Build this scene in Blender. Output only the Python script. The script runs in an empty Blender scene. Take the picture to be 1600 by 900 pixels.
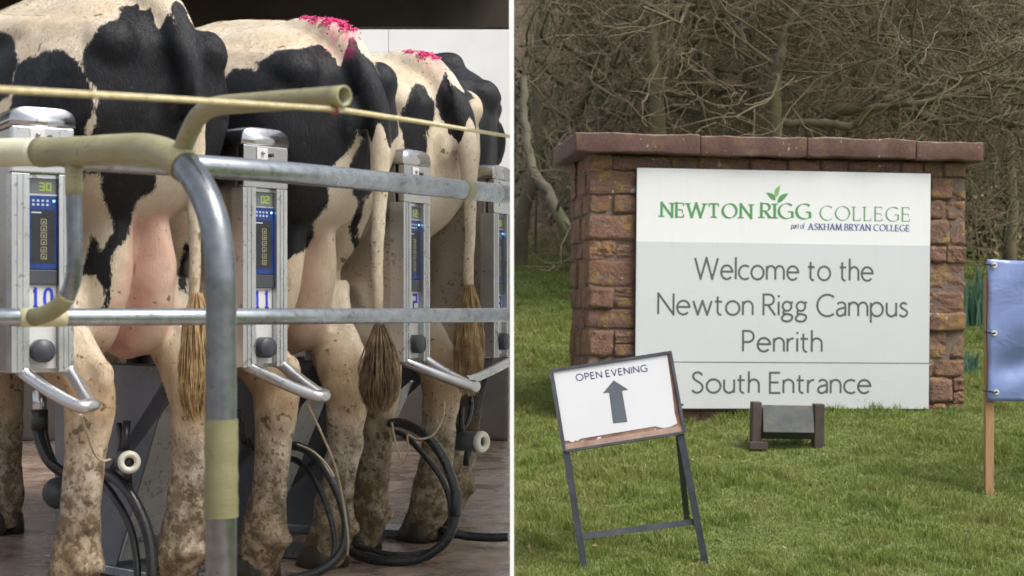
import bpy, bmesh, math, random
import numpy as np
from mathutils import Vector, Matrix, noise as mnoise

random.seed(7)
rng = np.random.default_rng(7)
S = bpy.context.scene
COL = S.collection
R = math.radians

# ------------------------------------------------------------------ camera, sky, sun, exposure
F = 2537.0            # focal length in photo pixels (1600 wide)
EYE = 0.70            # camera height above the parlour floor
cam_data = bpy.data.cameras.new("camera")
cam_data.sensor_width = 36.0
cam_data.lens = F / 1600 * 36
cam_data.shift_y = 46 / 1600
cam_data.clip_start = 0.05
cam_data.clip_end = 600
cam_data.dof.use_dof = True
cam_data.dof.focus_distance = 5.6
cam_data.dof.aperture_fstop = 7.5
cam = bpy.data.objects.new("camera", cam_data)
COL.objects.link(cam)
cam.location = (0, 0, EYE)
cam.rotation_euler = (R(90), 0, 0)
S.camera = cam

SUN_EL, SUN_AZ = 57.0, 122.0       # azimuth clockwise from +Y (view direction)
world = bpy.data.worlds.new("World")
S.world = world
world.use_nodes = True
wn, wl = world.node_tree.nodes, world.node_tree.links
wn.clear()
sky = wn.new("ShaderNodeTexSky")
sky.sky_type = "NISHITA"
sky.sun_disc = False
sky.sun_elevation = R(SUN_EL)
sky.sun_rotation = R(SUN_AZ)
sky.air_density = 1.0
sky.dust_density = 4.0
sky.ozone_density = 0.6
hsv = wn.new("ShaderNodeHueSaturation")      # thin overcast: the blue is washed out
hsv.inputs["Saturation"].default_value = 0.35
bgn = wn.new("ShaderNodeBackground")
bgn.inputs["Strength"].default_value = 0.13
wo = wn.new("ShaderNodeOutputWorld")
wl.new(sky.outputs[0], hsv.inputs["Color"])
wl.new(hsv.outputs[0], bgn.inputs["Color"])
wl.new(bgn.outputs[0], wo.inputs["Surface"])

sun_data = bpy.data.lights.new("sun", "SUN")
sun_data.energy = 1.5
sun_data.angle = R(28)
sun_data.color = (1.0, 0.96, 0.90)
sun = bpy.data.objects.new("sun", sun_data)
COL.objects.link(sun)
_sd = Vector((math.sin(R(SUN_AZ)) * math.cos(R(SUN_EL)), math.cos(R(SUN_AZ)) * math.cos(R(SUN_EL)), math.sin(R(SUN_EL))))
sun.rotation_euler = _sd.to_track_quat("Z", "Y").to_euler()
sun.location = (3, -6, 12)

S.view_settings.view_transform = "Standard"
S.view_settings.look = "None"
S.view_settings.gamma = 1.0
S.view_settings.exposure = 0.88
S.cycles.use_denoising = True
S.cycles.max_bounces = 6
S.cycles.diffuse_bounces = 3
S.cycles.glossy_bounces = 3
S.cycles.sample_clamp_indirect = 8


def at(px, py, d):
    """World point seen at photo pixel (px, py) at distance d along the view axis."""
    return Vector(((px - 800) / F * d, d, EYE + (496 - py) / F * d))


# ------------------------------------------------------------------ material helpers
class NT:
    def __init__(self, name):
        self.m = bpy.data.materials.new(name)
        self.m.use_nodes = True
        self.t = self.m.node_tree
        self.t.nodes.clear()
        self.out = self.n("ShaderNodeOutputMaterial")
        self.b = self.n("ShaderNodeBsdfPrincipled")
        self.l(self.b.outputs[0], self.out.inputs["Surface"])
        self.tc = self.n("ShaderNodeTexCoord")

    def n(self, kind, **kw):
        o = self.t.nodes.new(kind)
        for k, v in kw.items():
            setattr(o, k, v)
        return o

    def l(self, a, b):
        self.t.links.new(a, b)

    def set(self, **kw):
        for k, v in kw.items():
            i = self.b.inputs[k.replace("_", " ")]
            if hasattr(v, "is_linked") or hasattr(v, "links"):
                self.l(v, i)
            else:
                i.default_value = v

    def mapping(self, scale=(1, 1, 1), src="Object", loc=None):
        mp = self.n("ShaderNodeMapping")
        mp.inputs["Scale"].default_value = scale
        s = src if not isinstance(src, str) else self.tc.outputs[src]
        self.l(s, mp.inputs[0])
        if loc is not None:
            self.l(loc, mp.inputs["Location"])
        return mp.outputs[0]

    def noise(self, scale, detail=4, rough=0.55, vec=None, dist=0.0):
        o = self.n("ShaderNodeTexNoise")
        o.inputs["Scale"].default_value = scale
        o.inputs["Detail"].default_value = detail
        o.inputs["Roughness"].default_value = rough
        o.inputs["Distortion"].default_value = dist
        self.l(vec if vec is not None else self.tc.outputs["Object"], o.inputs["Vector"])
        return o.outputs[0]

    def voronoi(self, scale, vec=None, feature="F1"):
        o = self.n("ShaderNodeTexVoronoi", feature=feature)
        o.inputs["Scale"].default_value = scale
        self.l(vec if vec is not None else self.tc.outputs["Object"], o.inputs["Vector"])
        return o.outputs[0]

    def ramp(self, fac, stops, interp="LINEAR"):
        o = self.n("ShaderNodeValToRGB")
        o.color_ramp.interpolation = interp
        e = o.color_ramp.elements
        while len(e) < len(stops):
            e.new(0.5)
        for k, (p, c) in enumerate(stops):
            e[k].position = p
            if isinstance(c, (int, float)):
                c = (c, c, c)
            e[k].color = (c[0], c[1], c[2], 1)
        self.l(fac, o.inputs[0])
        return o.outputs[0]

    def mix(self, fac, a, b, mode="MIX"):
        o = self.n("ShaderNodeMix", data_type="RGBA", blend_type=mode)
        for sock, v in ((o.inputs[0], fac), (o.inputs[6], a), (o.inputs[7], b)):
            if isinstance(v, (int, float)):
                sock.default_value = v
            elif isinstance(v, tuple):
                sock.default_value = (v[0], v[1], v[2], 1)
            else:
                self.l(v, sock)
        return o.outputs[2]

    def math(self, op, a, b=0.0, clamp=False):
        o = self.n("ShaderNodeMath", operation=op, use_clamp=clamp)
        for sock, v in ((o.inputs[0], a), (o.inputs[1], b)):
            if isinstance(v, (int, float)):
                sock.default_value = v
            else:
                self.l(v, sock)
        return o.outputs[0]

    def attr(self, name):
        o = self.n("ShaderNodeAttribute", attribute_name=name)
        return o.outputs["Fac"]

    def rand(self):
        return self.n("ShaderNodeObjectInfo").outputs["Random"]

    def bump(self, h, strength=0.3, dist=0.01):
        o = self.n("ShaderNodeBump")
        o.inputs["Strength"].default_value = strength
        o.inputs["Distance"].default_value = dist
        self.l(h, o.inputs["Height"])
        self.l(o.outputs[0], self.b.inputs["Normal"])


def rough_mat(name, c1, c2, scale=6.0, rough=0.6, metal=0.0, bump=0.2, bscale=40.0, bdist=0.004, src="Object", spec=0.5, rvar=0.1):
    t = NT(name)
    v = t.tc.outputs[src]
    t.set(Base_Color=t.mix(t.ramp(t.noise(scale, 5, vec=v), [(0.3, 0.0), (0.7, 1.0)]), c1, c2), Metallic=metal)
    t.b.inputs["Specular IOR Level"].default_value = spec
    rr = t.ramp(t.noise(scale * 2.3, 4, vec=v), [(0.3, max(0.02, rough - rvar)), (0.7, min(1, rough + rvar))])
    t.l(rr, t.b.inputs["Roughness"])
    if bump:
        t.bump(t.noise(bscale, 4, vec=v), bump, bdist)
    return t.m


# ------------------------------------------------------------------ mesh builder
def catmull(pts, per=6, closed=False):
    P = [Vector(p) for p in pts]
    n = len(P)
    out = []
    rngk = range(n) if closed else range(n - 1)
    for i in rngk:
        p0 = P[(i - 1) % n] if closed or i > 0 else P[0] * 2 - P[1]
        p1, p2 = P[i], P[(i + 1) % n]
        p3 = P[(i + 2) % n] if closed or i + 2 < n else P[-1] * 2 - P[-2]
        for k in range(per):
            t = k / per
            out.append(0.5 * ((2 * p1) + (p2 - p0) * t + (2 * p0 - 5 * p1 + 4 * p2 - p3) * t * t + (3 * p1 - p0 - 3 * p2 + p3) * t ** 3))
    if not closed:
        out.append(P[-1].copy())
    return out


class MB:
    """Collects shapes and links them as ONE mesh object."""

    def __init__(self):
        self.v, self.f, self.s = [], [], []

    def add(self, verts, faces, smooth=False):
        o = len(self.v)
        self.v += [tuple(p) for p in verts]
        self.f += [tuple(i + o for i in f) for f in faces]
        self.s += [smooth] * len(faces)

    def box(self, lo, hi, M=None):
        x0, y0, z0 = lo
        x1, y1, z1 = hi
        vs = [Vector(p) for p in ((x0, y0, z0), (x1, y0, z0), (x1, y1, z0), (x0, y1, z0), (x0, y0, z1), (x1, y0, z1), (x1, y1, z1), (x0, y1, z1))]
        if M is not None:
            vs = [M @ p for p in vs]
        self.add(vs, [(0, 3, 2, 1), (4, 5, 6, 7), (0, 1, 5, 4), (1, 2, 6, 5), (2, 3, 7, 6), (3, 0, 4, 7)])
        return self

    def beam(self, a, b, w, h, up=(0, 0, 1)):
        a, b = Vector(a), Vector(b)
        d = (b - a).normalized()
        s = d.cross(Vector(up)).normalized()
        u = s.cross(d)
        vs = [p + s * (sx * w / 2) + u * (sz * h / 2) for p in (a, b) for sx, sz in ((-1, -1), (1, -1), (1, 1), (-1, 1))]
        self.add(vs, [(0, 3, 2, 1), (4, 5, 6, 7), (0, 1, 5, 4), (1, 2, 6, 5), (2, 3, 7, 6), (3, 0, 4, 7)])
        return self

    def tube(self, pts, rad, n=12, caps=True, smooth=True, squash=None):
        P = [Vector(p) for p in pts]
        m = len(P)
        rads = [rad] * m if isinstance(rad, (int, float)) else list(rad)
        T = [(P[min(i + 1, m - 1)] - P[max(i - 1, 0)]).normalized() for i in range(m)]
        u = T[0].orthogonal().normalized()
        vs, fs = [], []
        for i in range(m):
            u = (u - T[i] * u.dot(T[i]))
            if u.length < 1e-6:
                u = T[i].orthogonal()
            u.normalize()
            w = T[i].cross(u)
            for k in range(n):
                a = 2 * math.pi * k / n
                vs.append(P[i] + (u * math.cos(a) + w * math.sin(a)) * rads[i])
        for i in range(m - 1):
            for k in range(n):
                k2 = (k + 1) % n
                fs.append((i * n + k, i * n + k2, (i + 1) * n + k2, (i + 1) * n + k))
        self.add(vs, fs, smooth)
        if caps:
            o = len(self.v) - m * n
            self.f += [tuple(o + k for k in reversed(range(n))), tuple(o + (m - 1) * n + k for k in range(n))]
            self.s += [False, False]
        return self

    def rings(self, rings, smooth=True, caps=True):
        n = len(rings[0])
        vs = [p for r in rings for p in r]
        fs = []
        for i in range(len(rings) - 1):
            for k in range(n):
                k2 = (k + 1) % n
                fs.append((i * n + k, i * n + k2, (i + 1) * n + k2, (i + 1) * n + k))
        if caps:
            fs += [tuple(reversed(range(n))), tuple((len(rings) - 1) * n + k for k in range(n))]
        self.add(vs, fs, smooth)
        return self

    def lathe(self, prof, origin=(0, 0, 0), axis=(0, 0, 1), n=24, smooth=True):
        ax = Vector(axis).normalized()
        u = ax.orthogonal().normalized()
        w = ax.cross(u)
        o = Vector(origin)
        self.rings([[o + ax * h + (u * math.cos(2 * math.pi * k / n) + w * math.sin(2 * math.pi * k / n)) * max(r, 1e-5) for k in range(n)] for r, h in prof], smooth)
        return self

    def ellipsoid(self, c, r, n=16, m=10, M=None):
        c = Vector(c)
        rs = []
        for i in range(1, m):
            a = math.pi * i / m
            rs.append([c + Vector((r[0] * math.sin(a) * math.cos(2 * math.pi * k / n), r[1] * math.sin(a) * math.sin(2 * math.pi * k / n), -r[2] * math.cos(a))) for k in range(n)])
        self.rings(rs)
        return self

    def data(self, name, bevel=0.0, segs=2):
        me = bpy.data.meshes.new(name)
        me.from_pydata(self.v, [], self.f)
        me.polygons.foreach_set("use_smooth", self.s)
        bm = bmesh.new()
        bm.from_mesh(me)
        if bevel:
            ed = [e for e in bm.edges if len(e.link_faces) == 2 and e.calc_face_angle() > 0.6]
            bmesh.ops.bevel(bm, geom=ed, offset=bevel, segments=segs, profile=0.6, affect="EDGES", clamp_overlap=True)
        bmesh.ops.recalc_face_normals(bm, faces=bm.faces)
        bm.to_mesh(me)
        bm.free()
        return me

    def build(self, name, mat, parent=None, bevel=0.0, segs=2):
        me = self.data(name, bevel, segs)
        o = bpy.data.objects.new(name, me)
        me.materials.append(mat)
        COL.objects.link(o)
        if parent is not None:
            o.parent = parent
        return o


def fast_mesh(name, verts, quads=None, tris=None, smooth=True):
    """Mesh from numpy arrays."""
    me = bpy.data.meshes.new(name)
    verts = np.asarray(verts, dtype=np.float32)
    me.vertices.add(len(verts))
    me.vertices.foreach_set("co", verts.ravel())
    nq = 0 if quads is None else len(quads)
    nt = 0 if tris is None else len(tris)
    loops = np.concatenate([np.asarray(a, dtype=np.int32).ravel() for a in (quads, tris) if a is not None and len(a)])
    me.loops.add(len(loops))
    me.loops.foreach_set("vertex_index", loops)
    me.polygons.add(nq + nt)
    starts = np.concatenate([np.arange(nq) * 4, nq * 4 + np.arange(nt) * 3]).astype(np.int32)
    me.polygons.foreach_set("loop_start", starts)
    me.polygons.foreach_set("use_smooth", np.full(nq + nt, smooth))
    me.update(calc_edges=True)
    me.validate()
    return me


def link(name, me, mat, parent=None):
    o = bpy.data.objects.new(name, me)
    if mat is not None and not me.materials:
        me.materials.append(mat)
    COL.objects.link(o)
    if parent is not None:
        o.parent = parent
    return o


def tag(o, label=None, cat=None, group=None, kind=None):
    if label:
        o["label"] = label
    if cat:
        o["category"] = cat
    if group:
        o["group"] = group
    if kind:
        o["kind"] = kind
    return o


def empty(name, loc=(0, 0, 0), rotz=0.0, label=None, cat=None, group=None):
    o = bpy.data.objects.new(name, None)
    o.empty_display_size = 0.1
    COL.objects.link(o)
    o.location = loc
    o.rotation_euler = (0, 0, rotz)
    return tag(o, label, cat, group)


def copy_tree(o, parent=None):
    c = o.copy()
    COL.objects.link(c)
    if parent is not None:
        c.parent = parent
    for ch in list(o.children):
        copy_tree(ch, c)
    return c


# ------------------------------------------------------------------ materials
M = {}


def steel(name, base, rough, scratch=0.25, tint=None):
    t = NT(name)
    v = t.mapping((3, 3, 90))
    n1 = t.noise(3.0, 5)
    n2 = t.noise(2.0, 3, vec=v)
    t.set(Metallic=1.0, Base_Color=t.mix(t.ramp(n1, [(0.3, 0.0), (0.75, 1.0)]), base, tuple(c * 0.72 for c in base)))
    r = t.math("ADD", t.math("MULTIPLY", n2, scratch), rough - scratch * 0.5)
    t.l(r, t.b.inputs["Roughness"])
    t.bump(n2, 0.06, 0.002)
    return t.m


M["stainless"] = steel("brushed_stainless", (0.60, 0.60, 0.61), 0.22)
M["stainless_side"] = steel("smooth_stainless", (0.52, 0.50, 0.48), 0.34, 0.14)
M["pale_steel"] = rough_mat("pale_galvanised_sheet", (0.40, 0.40, 0.38), (0.52, 0.52, 0.50), 8, 0.5, 0.3, 0.1)
M["housing_grey"] = rough_mat("grey_sheet_steel", (0.13, 0.14, 0.165), (0.20, 0.21, 0.235), 4, 0.42, 0.35, 0.08, 20)
M["alu"] = rough_mat("aluminium_profile", (0.60, 0.61, 0.62), (0.46, 0.47, 0.48), 5, 0.34, 0.9, 0.05, 30)


def galv(name="galvanised_steel", k=1.0):
    t = NT(name)
    vr = t.voronoi(55)
    n = t.noise(9, 6, 0.65)
    c = t.mix(t.ramp(vr, [(0.0, 0.0), (0.8, 1.0)]), (0.26 * k, 0.29 * k, 0.32 * k), (0.37 * k, 0.40 * k, 0.43 * k))
    c = t.mix(t.ramp(n, [(0.45, 0.0), (0.75, 0.8)]), c, (0.17, 0.19, 0.21))
    t.set(Base_Color=c, Metallic=0.85)
    t.l(t.ramp(n, [(0.3, 0.22), (0.7, 0.40)]), t.b.inputs["Roughness"])
    t.bump(t.noise(60, 4), 0.10, 0.003)
    return t.m


M["galv"] = galv()
M["galv_dark"] = galv("shaded_gate_tube", 0.62)  # same galvanised steel as the rails, shade put into a darker colour


def tape(name="yellow_wrap_tape", ca=(0.20, 0.185, 0.095), cb=(0.33, 0.31, 0.175)):
    t = NT(name)
    n = t.noise(8, 5)
    g = t.noise(45, 4)
    c = t.mix(t.ramp(n, [(0.3, 0.0), (0.7, 1.0)]), ca, cb)
    c = t.mix(t.ramp(g, [(0.60, 0.0), (0.75, 0.6)]), c, (0.20, 0.17, 0.09))
    t.set(Base_Color=c, Roughness=0.45)
    t.bump(t.noise(30, 4, vec=t.mapping((1, 1, 6))), 0.25, 0.004)
    return t.m


M["tape"] = tape()
M["tape_olive"] = tape("olive_wrap_tape", (0.13, 0.12, 0.055), (0.21, 0.195, 0.10))


def specks(m, amount=0.8):
    """Dried splashes of muck on a surface that stands behind the cows."""
    t = m.node_tree
    b = next(n for n in t.nodes if n.type == "BSDF_PRINCIPLED")
    src = b.inputs["Base Color"].links[0].from_socket
    geo = t.nodes.new("ShaderNodeNewGeometry")
    n1, n2 = t.nodes.new("ShaderNodeTexNoise"), t.nodes.new("ShaderNodeTexNoise")
    n1.inputs["Scale"].default_value, n2.inputs["Scale"].default_value = 75, 9
    n1.inputs["Detail"].default_value, n2.inputs["Detail"].default_value = 3, 5
    ad = t.nodes.new("ShaderNodeMath")
    ad.operation = "MULTIPLY_ADD"
    t.links.new(geo.outputs["Position"], n1.inputs["Vector"])
    t.links.new(geo.outputs["Position"], n2.inputs["Vector"])
    t.links.new(n2.outputs[0], ad.inputs[0])
    ad.inputs[1].default_value = 0.55
    t.links.new(n1.outputs[0], ad.inputs[2])
    rp = t.nodes.new("ShaderNodeValToRGB")
    rp.color_ramp.elements[0].position, rp.color_ramp.elements[1].position = 0.90, 0.97
    rp.color_ramp.elements[0].color, rp.color_ramp.elements[1].color = (0, 0, 0, 1), (amount, amount, amount, 1)
    t.links.new(ad.outputs[0], rp.inputs[0])
    mx = t.nodes.new("ShaderNodeMix")
    mx.data_type = "RGBA"
    t.links.new(rp.outputs[0], mx.inputs[0])
    t.links.new(src, mx.inputs[6])
    mx.inputs[7].default_value = (0.10, 0.065, 0.035, 1)
    t.links.new(mx.outputs[2], b.inputs["Base Color"])


for key in ("alu", "housing_grey", "pale_steel", "stainless", "stainless_side", "galv", "galv_dark", "tape", "tape_olive"):
    specks(M[key], 0.45 if key not in ("tape", "tape_olive") else 0.4)
M["rubber"] = rough_mat("black_rubber", (0.012, 0.013, 0.015), (0.03, 0.03, 0.032), 14, 0.36, 0, 0.15, 60)
M["hose"] = rough_mat("milk_hose_rubber", (0.013, 0.015, 0.018), (0.035, 0.036, 0.038), 10, 0.3, 0, 0.12, 50)
M["grey_plastic"] = rough_mat("dark_grey_plastic", (0.035, 0.04, 0.05), (0.06, 0.066, 0.075), 12, 0.42, 0, 0.05)
M["white_plastic"] = rough_mat("off_white_plastic", (0.55, 0.54, 0.44), (0.70, 0.69, 0.60), 12, 0.4, 0, 0.05)
M["label_white"] = rough_mat("white_label", (0.48, 0.48, 0.46), (0.58, 0.58, 0.56), 20, 0.45, 0, 0.03)
M["blue_print"] = rough_mat("blue_print", (0.012, 0.03, 0.42), (0.02, 0.045, 0.55), 20, 0.5, 0, 0)
M["screen_blue"] = rough_mat("blue_panel_film", (0.010, 0.032, 0.15), (0.013, 0.040, 0.19), 20, 0.3, 0, 0)
M["screen_dark"] = rough_mat("dark_panel_film", (0.012, 0.015, 0.02), (0.02, 0.024, 0.03), 20, 0.35, 0, 0)
M["button_print"] = rough_mat("pale_button_print", (0.32, 0.30, 0.17), (0.4, 0.38, 0.22), 20, 0.5, 0, 0)
M["pale_print"] = rough_mat("pale_icon_print", (0.35, 0.42, 0.55), (0.45, 0.52, 0.65), 20, 0.5, 0, 0)


def glow(name, col, strength):
    t = NT(name)
    t.set(Base_Color=(col[0] * 0.3, col[1] * 0.3, col[2] * 0.3, 1), Emission_Color=(*col, 1), Emission_Strength=strength)
    return t.m


M["led_green"] = glow("lit_green_digits", (0.42, 0.55, 0.10), 0.30)
M["led_blue"] = glow("lit_blue_lamp", (0.25, 0.65, 1.0), 1.4)
M["display_glass"] = rough_mat("grey_display_glass", (0.10, 0.115, 0.12), (0.14, 0.15, 0.155), 8, 0.25, 0, 0)
M["rope"] = rough_mat("pale_cord", (0.46, 0.38, 0.20), (0.66, 0.58, 0.36), 60, 0.8, 0, 0.8, 220, 0.003)
M["twine"] = rough_mat("dirty_twine", (0.30, 0.25, 0.15), (0.46, 0.40, 0.27), 60, 0.85, 0, 0.8, 300, 0.002)
M["knot_red"] = rough_mat("red_plastic", (0.35, 0.02, 0.02), (0.5, 0.05, 0.04), 30, 0.4, 0, 0.1)
M["hoof"] = rough_mat("dark_hoof_horn", (0.022, 0.017, 0.012), (0.06, 0.045, 0.03), 14, 0.55, 0, 0.4, 40)
M["pink_paint"] = rough_mat("pink_tail_paint", (0.62, 0.03, 0.16), (0.78, 0.10, 0.28), 40, 0.7, 0, 0.3, 90)
M["blue_paint"] = rough_mat("blue_tail_paint", (0.03, 0.06, 0.25), (0.05, 0.09, 0.32), 40, 0.7, 0, 0.3, 90)
M["pale_partition"] = rough_mat("white_wall_panel", (0.78, 0.78, 0.77), (0.84, 0.84, 0.83), 3, 0.5, 0, 0.02)


def translucent_panel():
    t = NT("translucent_white_sheet")
    t.set(Base_Color=t.mix(t.noise(2.5, 4), (0.88, 0.88, 0.88), (0.93, 0.93, 0.93)), Roughness=0.5)
    tr = t.n("ShaderNodeBsdfTranslucent")
    tr.inputs[0].default_value = (0.9, 0.9, 0.9, 1)
    mx = t.n("ShaderNodeMixShader")
    mx.inputs[0].default_value = 0.72
    t.l(t.b.outputs[0], mx.inputs[1])
    t.l(tr.outputs[0], mx.inputs[2])
    t.l(mx.outputs[0], t.out.inputs["Surface"])
    return t.m


M["sheet"] = translucent_panel()
M["bright_white"] = rough_mat("white_gloss_trim", (0.90, 0.90, 0.90), (0.93, 0.93, 0.93), 4, 0.4, 0, 0)


cfg_paint = (0.66, 0.05, 0.20)


def coat_mat():
    """Cow coat; attributes on the mesh: patch (signed distance to black fur, metres), pink (bare skin), dirt, tan, black (1 = all black)."""
    t = NT("cow_coat")
    fur = t.mapping((34, 34, 6))
    hair = t.noise(9, 5, 0.7, vec=fur)
    fine = t.noise(70, 4, 0.7)
    mid = t.noise(16, 4, 0.6)
    big = t.noise(4, 4, 0.6)
    sd = t.attr("patch")
    sd = t.math("ADD", sd, t.math("MULTIPLY", t.math("SUBTRACT", hair, 0.5), 0.030))
    sd = t.math("ADD", sd, t.math("MULTIPLY", t.math("SUBTRACT", mid, 0.5), 0.035))
    blk = t.ramp(t.math("ADD", t.math("MULTIPLY", sd, 80.0), 0.5), [(0.35, 0.0), (0.65, 1.0)])
    cream = t.mix(t.ramp(big, [(0.35, 0.0), (0.65, 1.0)]), (0.72, 0.655, 0.54), (0.58, 0.485, 0.35))
    cream = t.mix(t.ramp(hair, [(0.40, 0.0), (0.75, 0.55)]), cream, (0.36, 0.265, 0.165))
    tanf = t.math("MULTIPLY", t.attr("tan"), t.ramp(mid, [(0.3, 0.55), (0.6, 1.0)]))
    cream = t.mix(tanf, cream, t.mix(hair, (0.46, 0.28, 0.13), (0.30, 0.175, 0.075)))
    black = t.mix(t.ramp(hair, [(0.4, 0.0), (0.75, 1.0)]), (0.0035, 0.004, 0.006), (0.010, 0.011, 0.014))
    skin = t.mix(t.ramp(mid, [(0.35, 0.0), (0.7, 1.0)]), (0.66, 0.43, 0.34), (0.54, 0.31, 0.24))
    skin = t.mix(t.ramp(fine, [(0.66, 0.0), (0.74, 0.5)]), skin, (0.16, 0.08, 0.06))
    col = t.mix(blk, t.mix(t.attr("pink"), cream, skin), black)
    dirt = t.attr("dirt")
    spots = t.ramp(t.math("ADD", t.noise(24, 3, 0.55), t.math("MULTIPLY", dirt, 0.13)), [(0.688, 0.0), (0.715, 1.0)])
    spots2 = t.ramp(t.math("ADD", t.noise(62, 4, 0.62), t.math("MULTIPLY", dirt, 0.16)), [(0.675, 0.0), (0.72, 1.0)])
    d1 = t.math("MULTIPLY", t.math("MAXIMUM", spots, spots2), t.math("SUBTRACT", 0.95, t.math("MULTIPLY", blk, 0.75)))
    d2 = t.math("SUBTRACT", t.math("ADD", dirt, t.math("MULTIPLY", t.noise(20, 7, 0.74, vec=t.mapping((1, 1, 0.55))), 1.25)), 0.98)
    d2 = t.math("MULTIPLY", d2, 3.0, clamp=True)
    d3 = t.math("MULTIPLY", d2, t.ramp(t.noise(34, 5, 0.65), [(0.38, 0.35), (0.58, 1.0)]))
    mud = t.mix(fine, (0.040, 0.027, 0.014), (0.205, 0.140, 0.070))
    col = t.mix(t.math("MULTIPLY", d1, 0.85), col, mud)
    col = t.mix(t.math("MULTIPLY", d3, 0.85), col, mud)
    pn = t.math("MULTIPLY", t.attr("paint"), t.ramp(t.noise(38, 4, 0.65), [(0.40, 0.0), (0.56, 1.0)]))
    col = t.mix(pn, col, cfg_paint)
    t.set(Base_Color=col)
    t.l(t.mix(blk, (0.72, 0.72, 0.72), t.ramp(hair, [(0.3, 0.34), (0.7, 0.55)])), t.b.inputs["Roughness"])
    t.b.inputs["Specular IOR Level"].default_value = 0.30
    t.b.inputs["Sheen Weight"].default_value = 0.03
    t.b.inputs["Sheen Roughness"].default_value = 0.4
    h = t.math("ADD", t.math("MULTIPLY", hair, 0.6), t.math("MULTIPLY", fine, 0.35))
    h = t.math("ADD", h, t.math("MULTIPLY", d3, 0.7))
    t.bump(h, 0.55, 0.007)
    return t.m


M["coat"] = coat_mat()
M["hair_dark"] = rough_mat("tail_hair_dark", (0.045, 0.028, 0.015), (0.26, 0.17, 0.09), 30, 0.6, 0, 0)
M["hair_gold"] = rough_mat("tail_hair_golden", (0.20, 0.11, 0.04), (0.50, 0.35, 0.17), 30, 0.6, 0, 0)

# ------------------------------------------------------------------ ground of both places


def lawn_z(x, y):
    z = 0.157 * (y - 11.5) - 0.035 * math.exp(-((y - 11.0) / 3.0) ** 2)
    if y > 21:
        z += 0.36 * (y - 21) + 0.02 * min((y - 21), 12) ** 2 * 0.5
    elif y > 17:
        z += 0.0
    z += 0.035 * math.sin(x * 1.3 + 1) * math.sin(y * 0.9) + 0.02 * math.sin(x * 3.1 + y * 2.3)
    if y < 4:
        z = z * 0 + 0.157 * (4 - 11.5) + (z - 0.157 * (y - 11.5))
    return z


def lawn_mat():
    t = NT("lawn_soil")
    n = t.noise(1.4, 6)
    c = t.mix(t.ramp(n, [(0.3, 0.0), (0.7, 1.0)]), (0.12, 0.16, 0.035), (0.17, 0.20, 0.06))
    c = t.mix(t.ramp(t.noise(14, 5), [(0.5, 0.0), (0.75, 0.7)]), c, (0.07, 0.06, 0.025))
    # leaf litter takes over on the wooded bank (by position up the slope)
    sep = t.n("ShaderNodeSeparateXYZ")
    t.l(t.tc.outputs["Object"], sep.inputs[0])
    f = t.math("MULTIPLY", t.math("SUBTRACT", t.math("ADD", sep.outputs[1], t.math("MULTIPLY", t.noise(0.8, 4), 2.0)), 21.0), 0.9, clamp=True)
    lit = t.mix(t.ramp(t.noise(9, 6, 0.7), [(0.35, 0.0), (0.68, 1.0)]), (0.045, 0.033, 0.021), (0.19, 0.135, 0.083))
    lit = t.mix(t.ramp(t.noise(1.1, 5), [(0.5, 0.0), (0.7, 0.75)]), lit, (0.02, 0.032, 0.01))
    t.set(Base_Color=t.mix(f, c, lit), Roughness=0.9)
    t.bump(t.noise(22, 6, 0.7), 0.8, 0.04)
    return t.m


M["lawn"] = lawn_mat()
xs = np.concatenate([np.linspace(0.006, 9, 46), np.linspace(9.6, 45, 20)])
ys = np.concatenate([np.linspace(-12, 4, 10), np.linspace(4.4, 24, 80), np.linspace(24.8, 75, 30)])
gv = np.array([(x, y, lawn_z(x, y)) for y in ys for x in xs])
nx = len(xs)
gq = np.array([(j * nx + i, j * nx + i + 1, (j + 1) * nx + i + 1, (j + 1) * nx + i) for j in range(len(ys) - 1) for i in range(nx - 1)])
ground = link("ground", fast_mesh("ground", gv, gq), M["lawn"])
tag(ground, "sloping lawn rising to a wooded bank behind the stone wall", "ground", kind="structure")


def floor_mat():
    t = NT("wet_concrete")
    n = t.noise(2.2, 6)
    c = t.mix(t.ramp(n, [(0.3, 0.0), (0.7, 1.0)]), (0.22, 0.155, 0.12), (0.36, 0.27, 0.215))
    c = t.mix(t.ramp(t.noise(7, 6, 0.7), [(0.52, 0.0), (0.70, 0.9)]), c, (0.09, 0.058, 0.04))
    c = t.mix(t.ramp(t.noise(55, 3, 0.7), [(0.64, 0.0), (0.70, 0.75)]), c, (0.33, 0.30, 0.26))
    t.set(Base_Color=c)
    t.l(t.ramp(t.noise(4.5, 5), [(0.42, 0.08), (0.62, 0.55)]), t.b.inputs["Roughness"])
    t.bump(t.noise(26, 6, 0.7), 0.35, 0.012)
    return t.m


fl = MB()
fl.box((-9, -8, -2.2), (-0.0045, 16.0, 0))
floor = fl.build("floor", floor_mat())
tag(floor, "wet muddy concrete floor of the milking parlour", "floor", kind="structure")

# added partition standing in for the white dividing line: seen end-on from the camera
part = empty("added_partition", (0, 0, 0), 0, "thin white partition added upright between the milking parlour and the lawn as their white dividing line", "wall")
pt = MB()
pt.box((-0.0028, 3.3705, -1.6), (0.0028, 16.0, 1.42))
pt.build("sheet", M["sheet"], part)  # made translucent so daylight passes through into the parlour
pt = MB()
pt.box((-0.0040, 3.35, -1.6), (0.0040, 3.37, 1.425))
pt.build("edge_trim", M["bright_white"], part)  # added opaque edge so the end reads white

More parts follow.
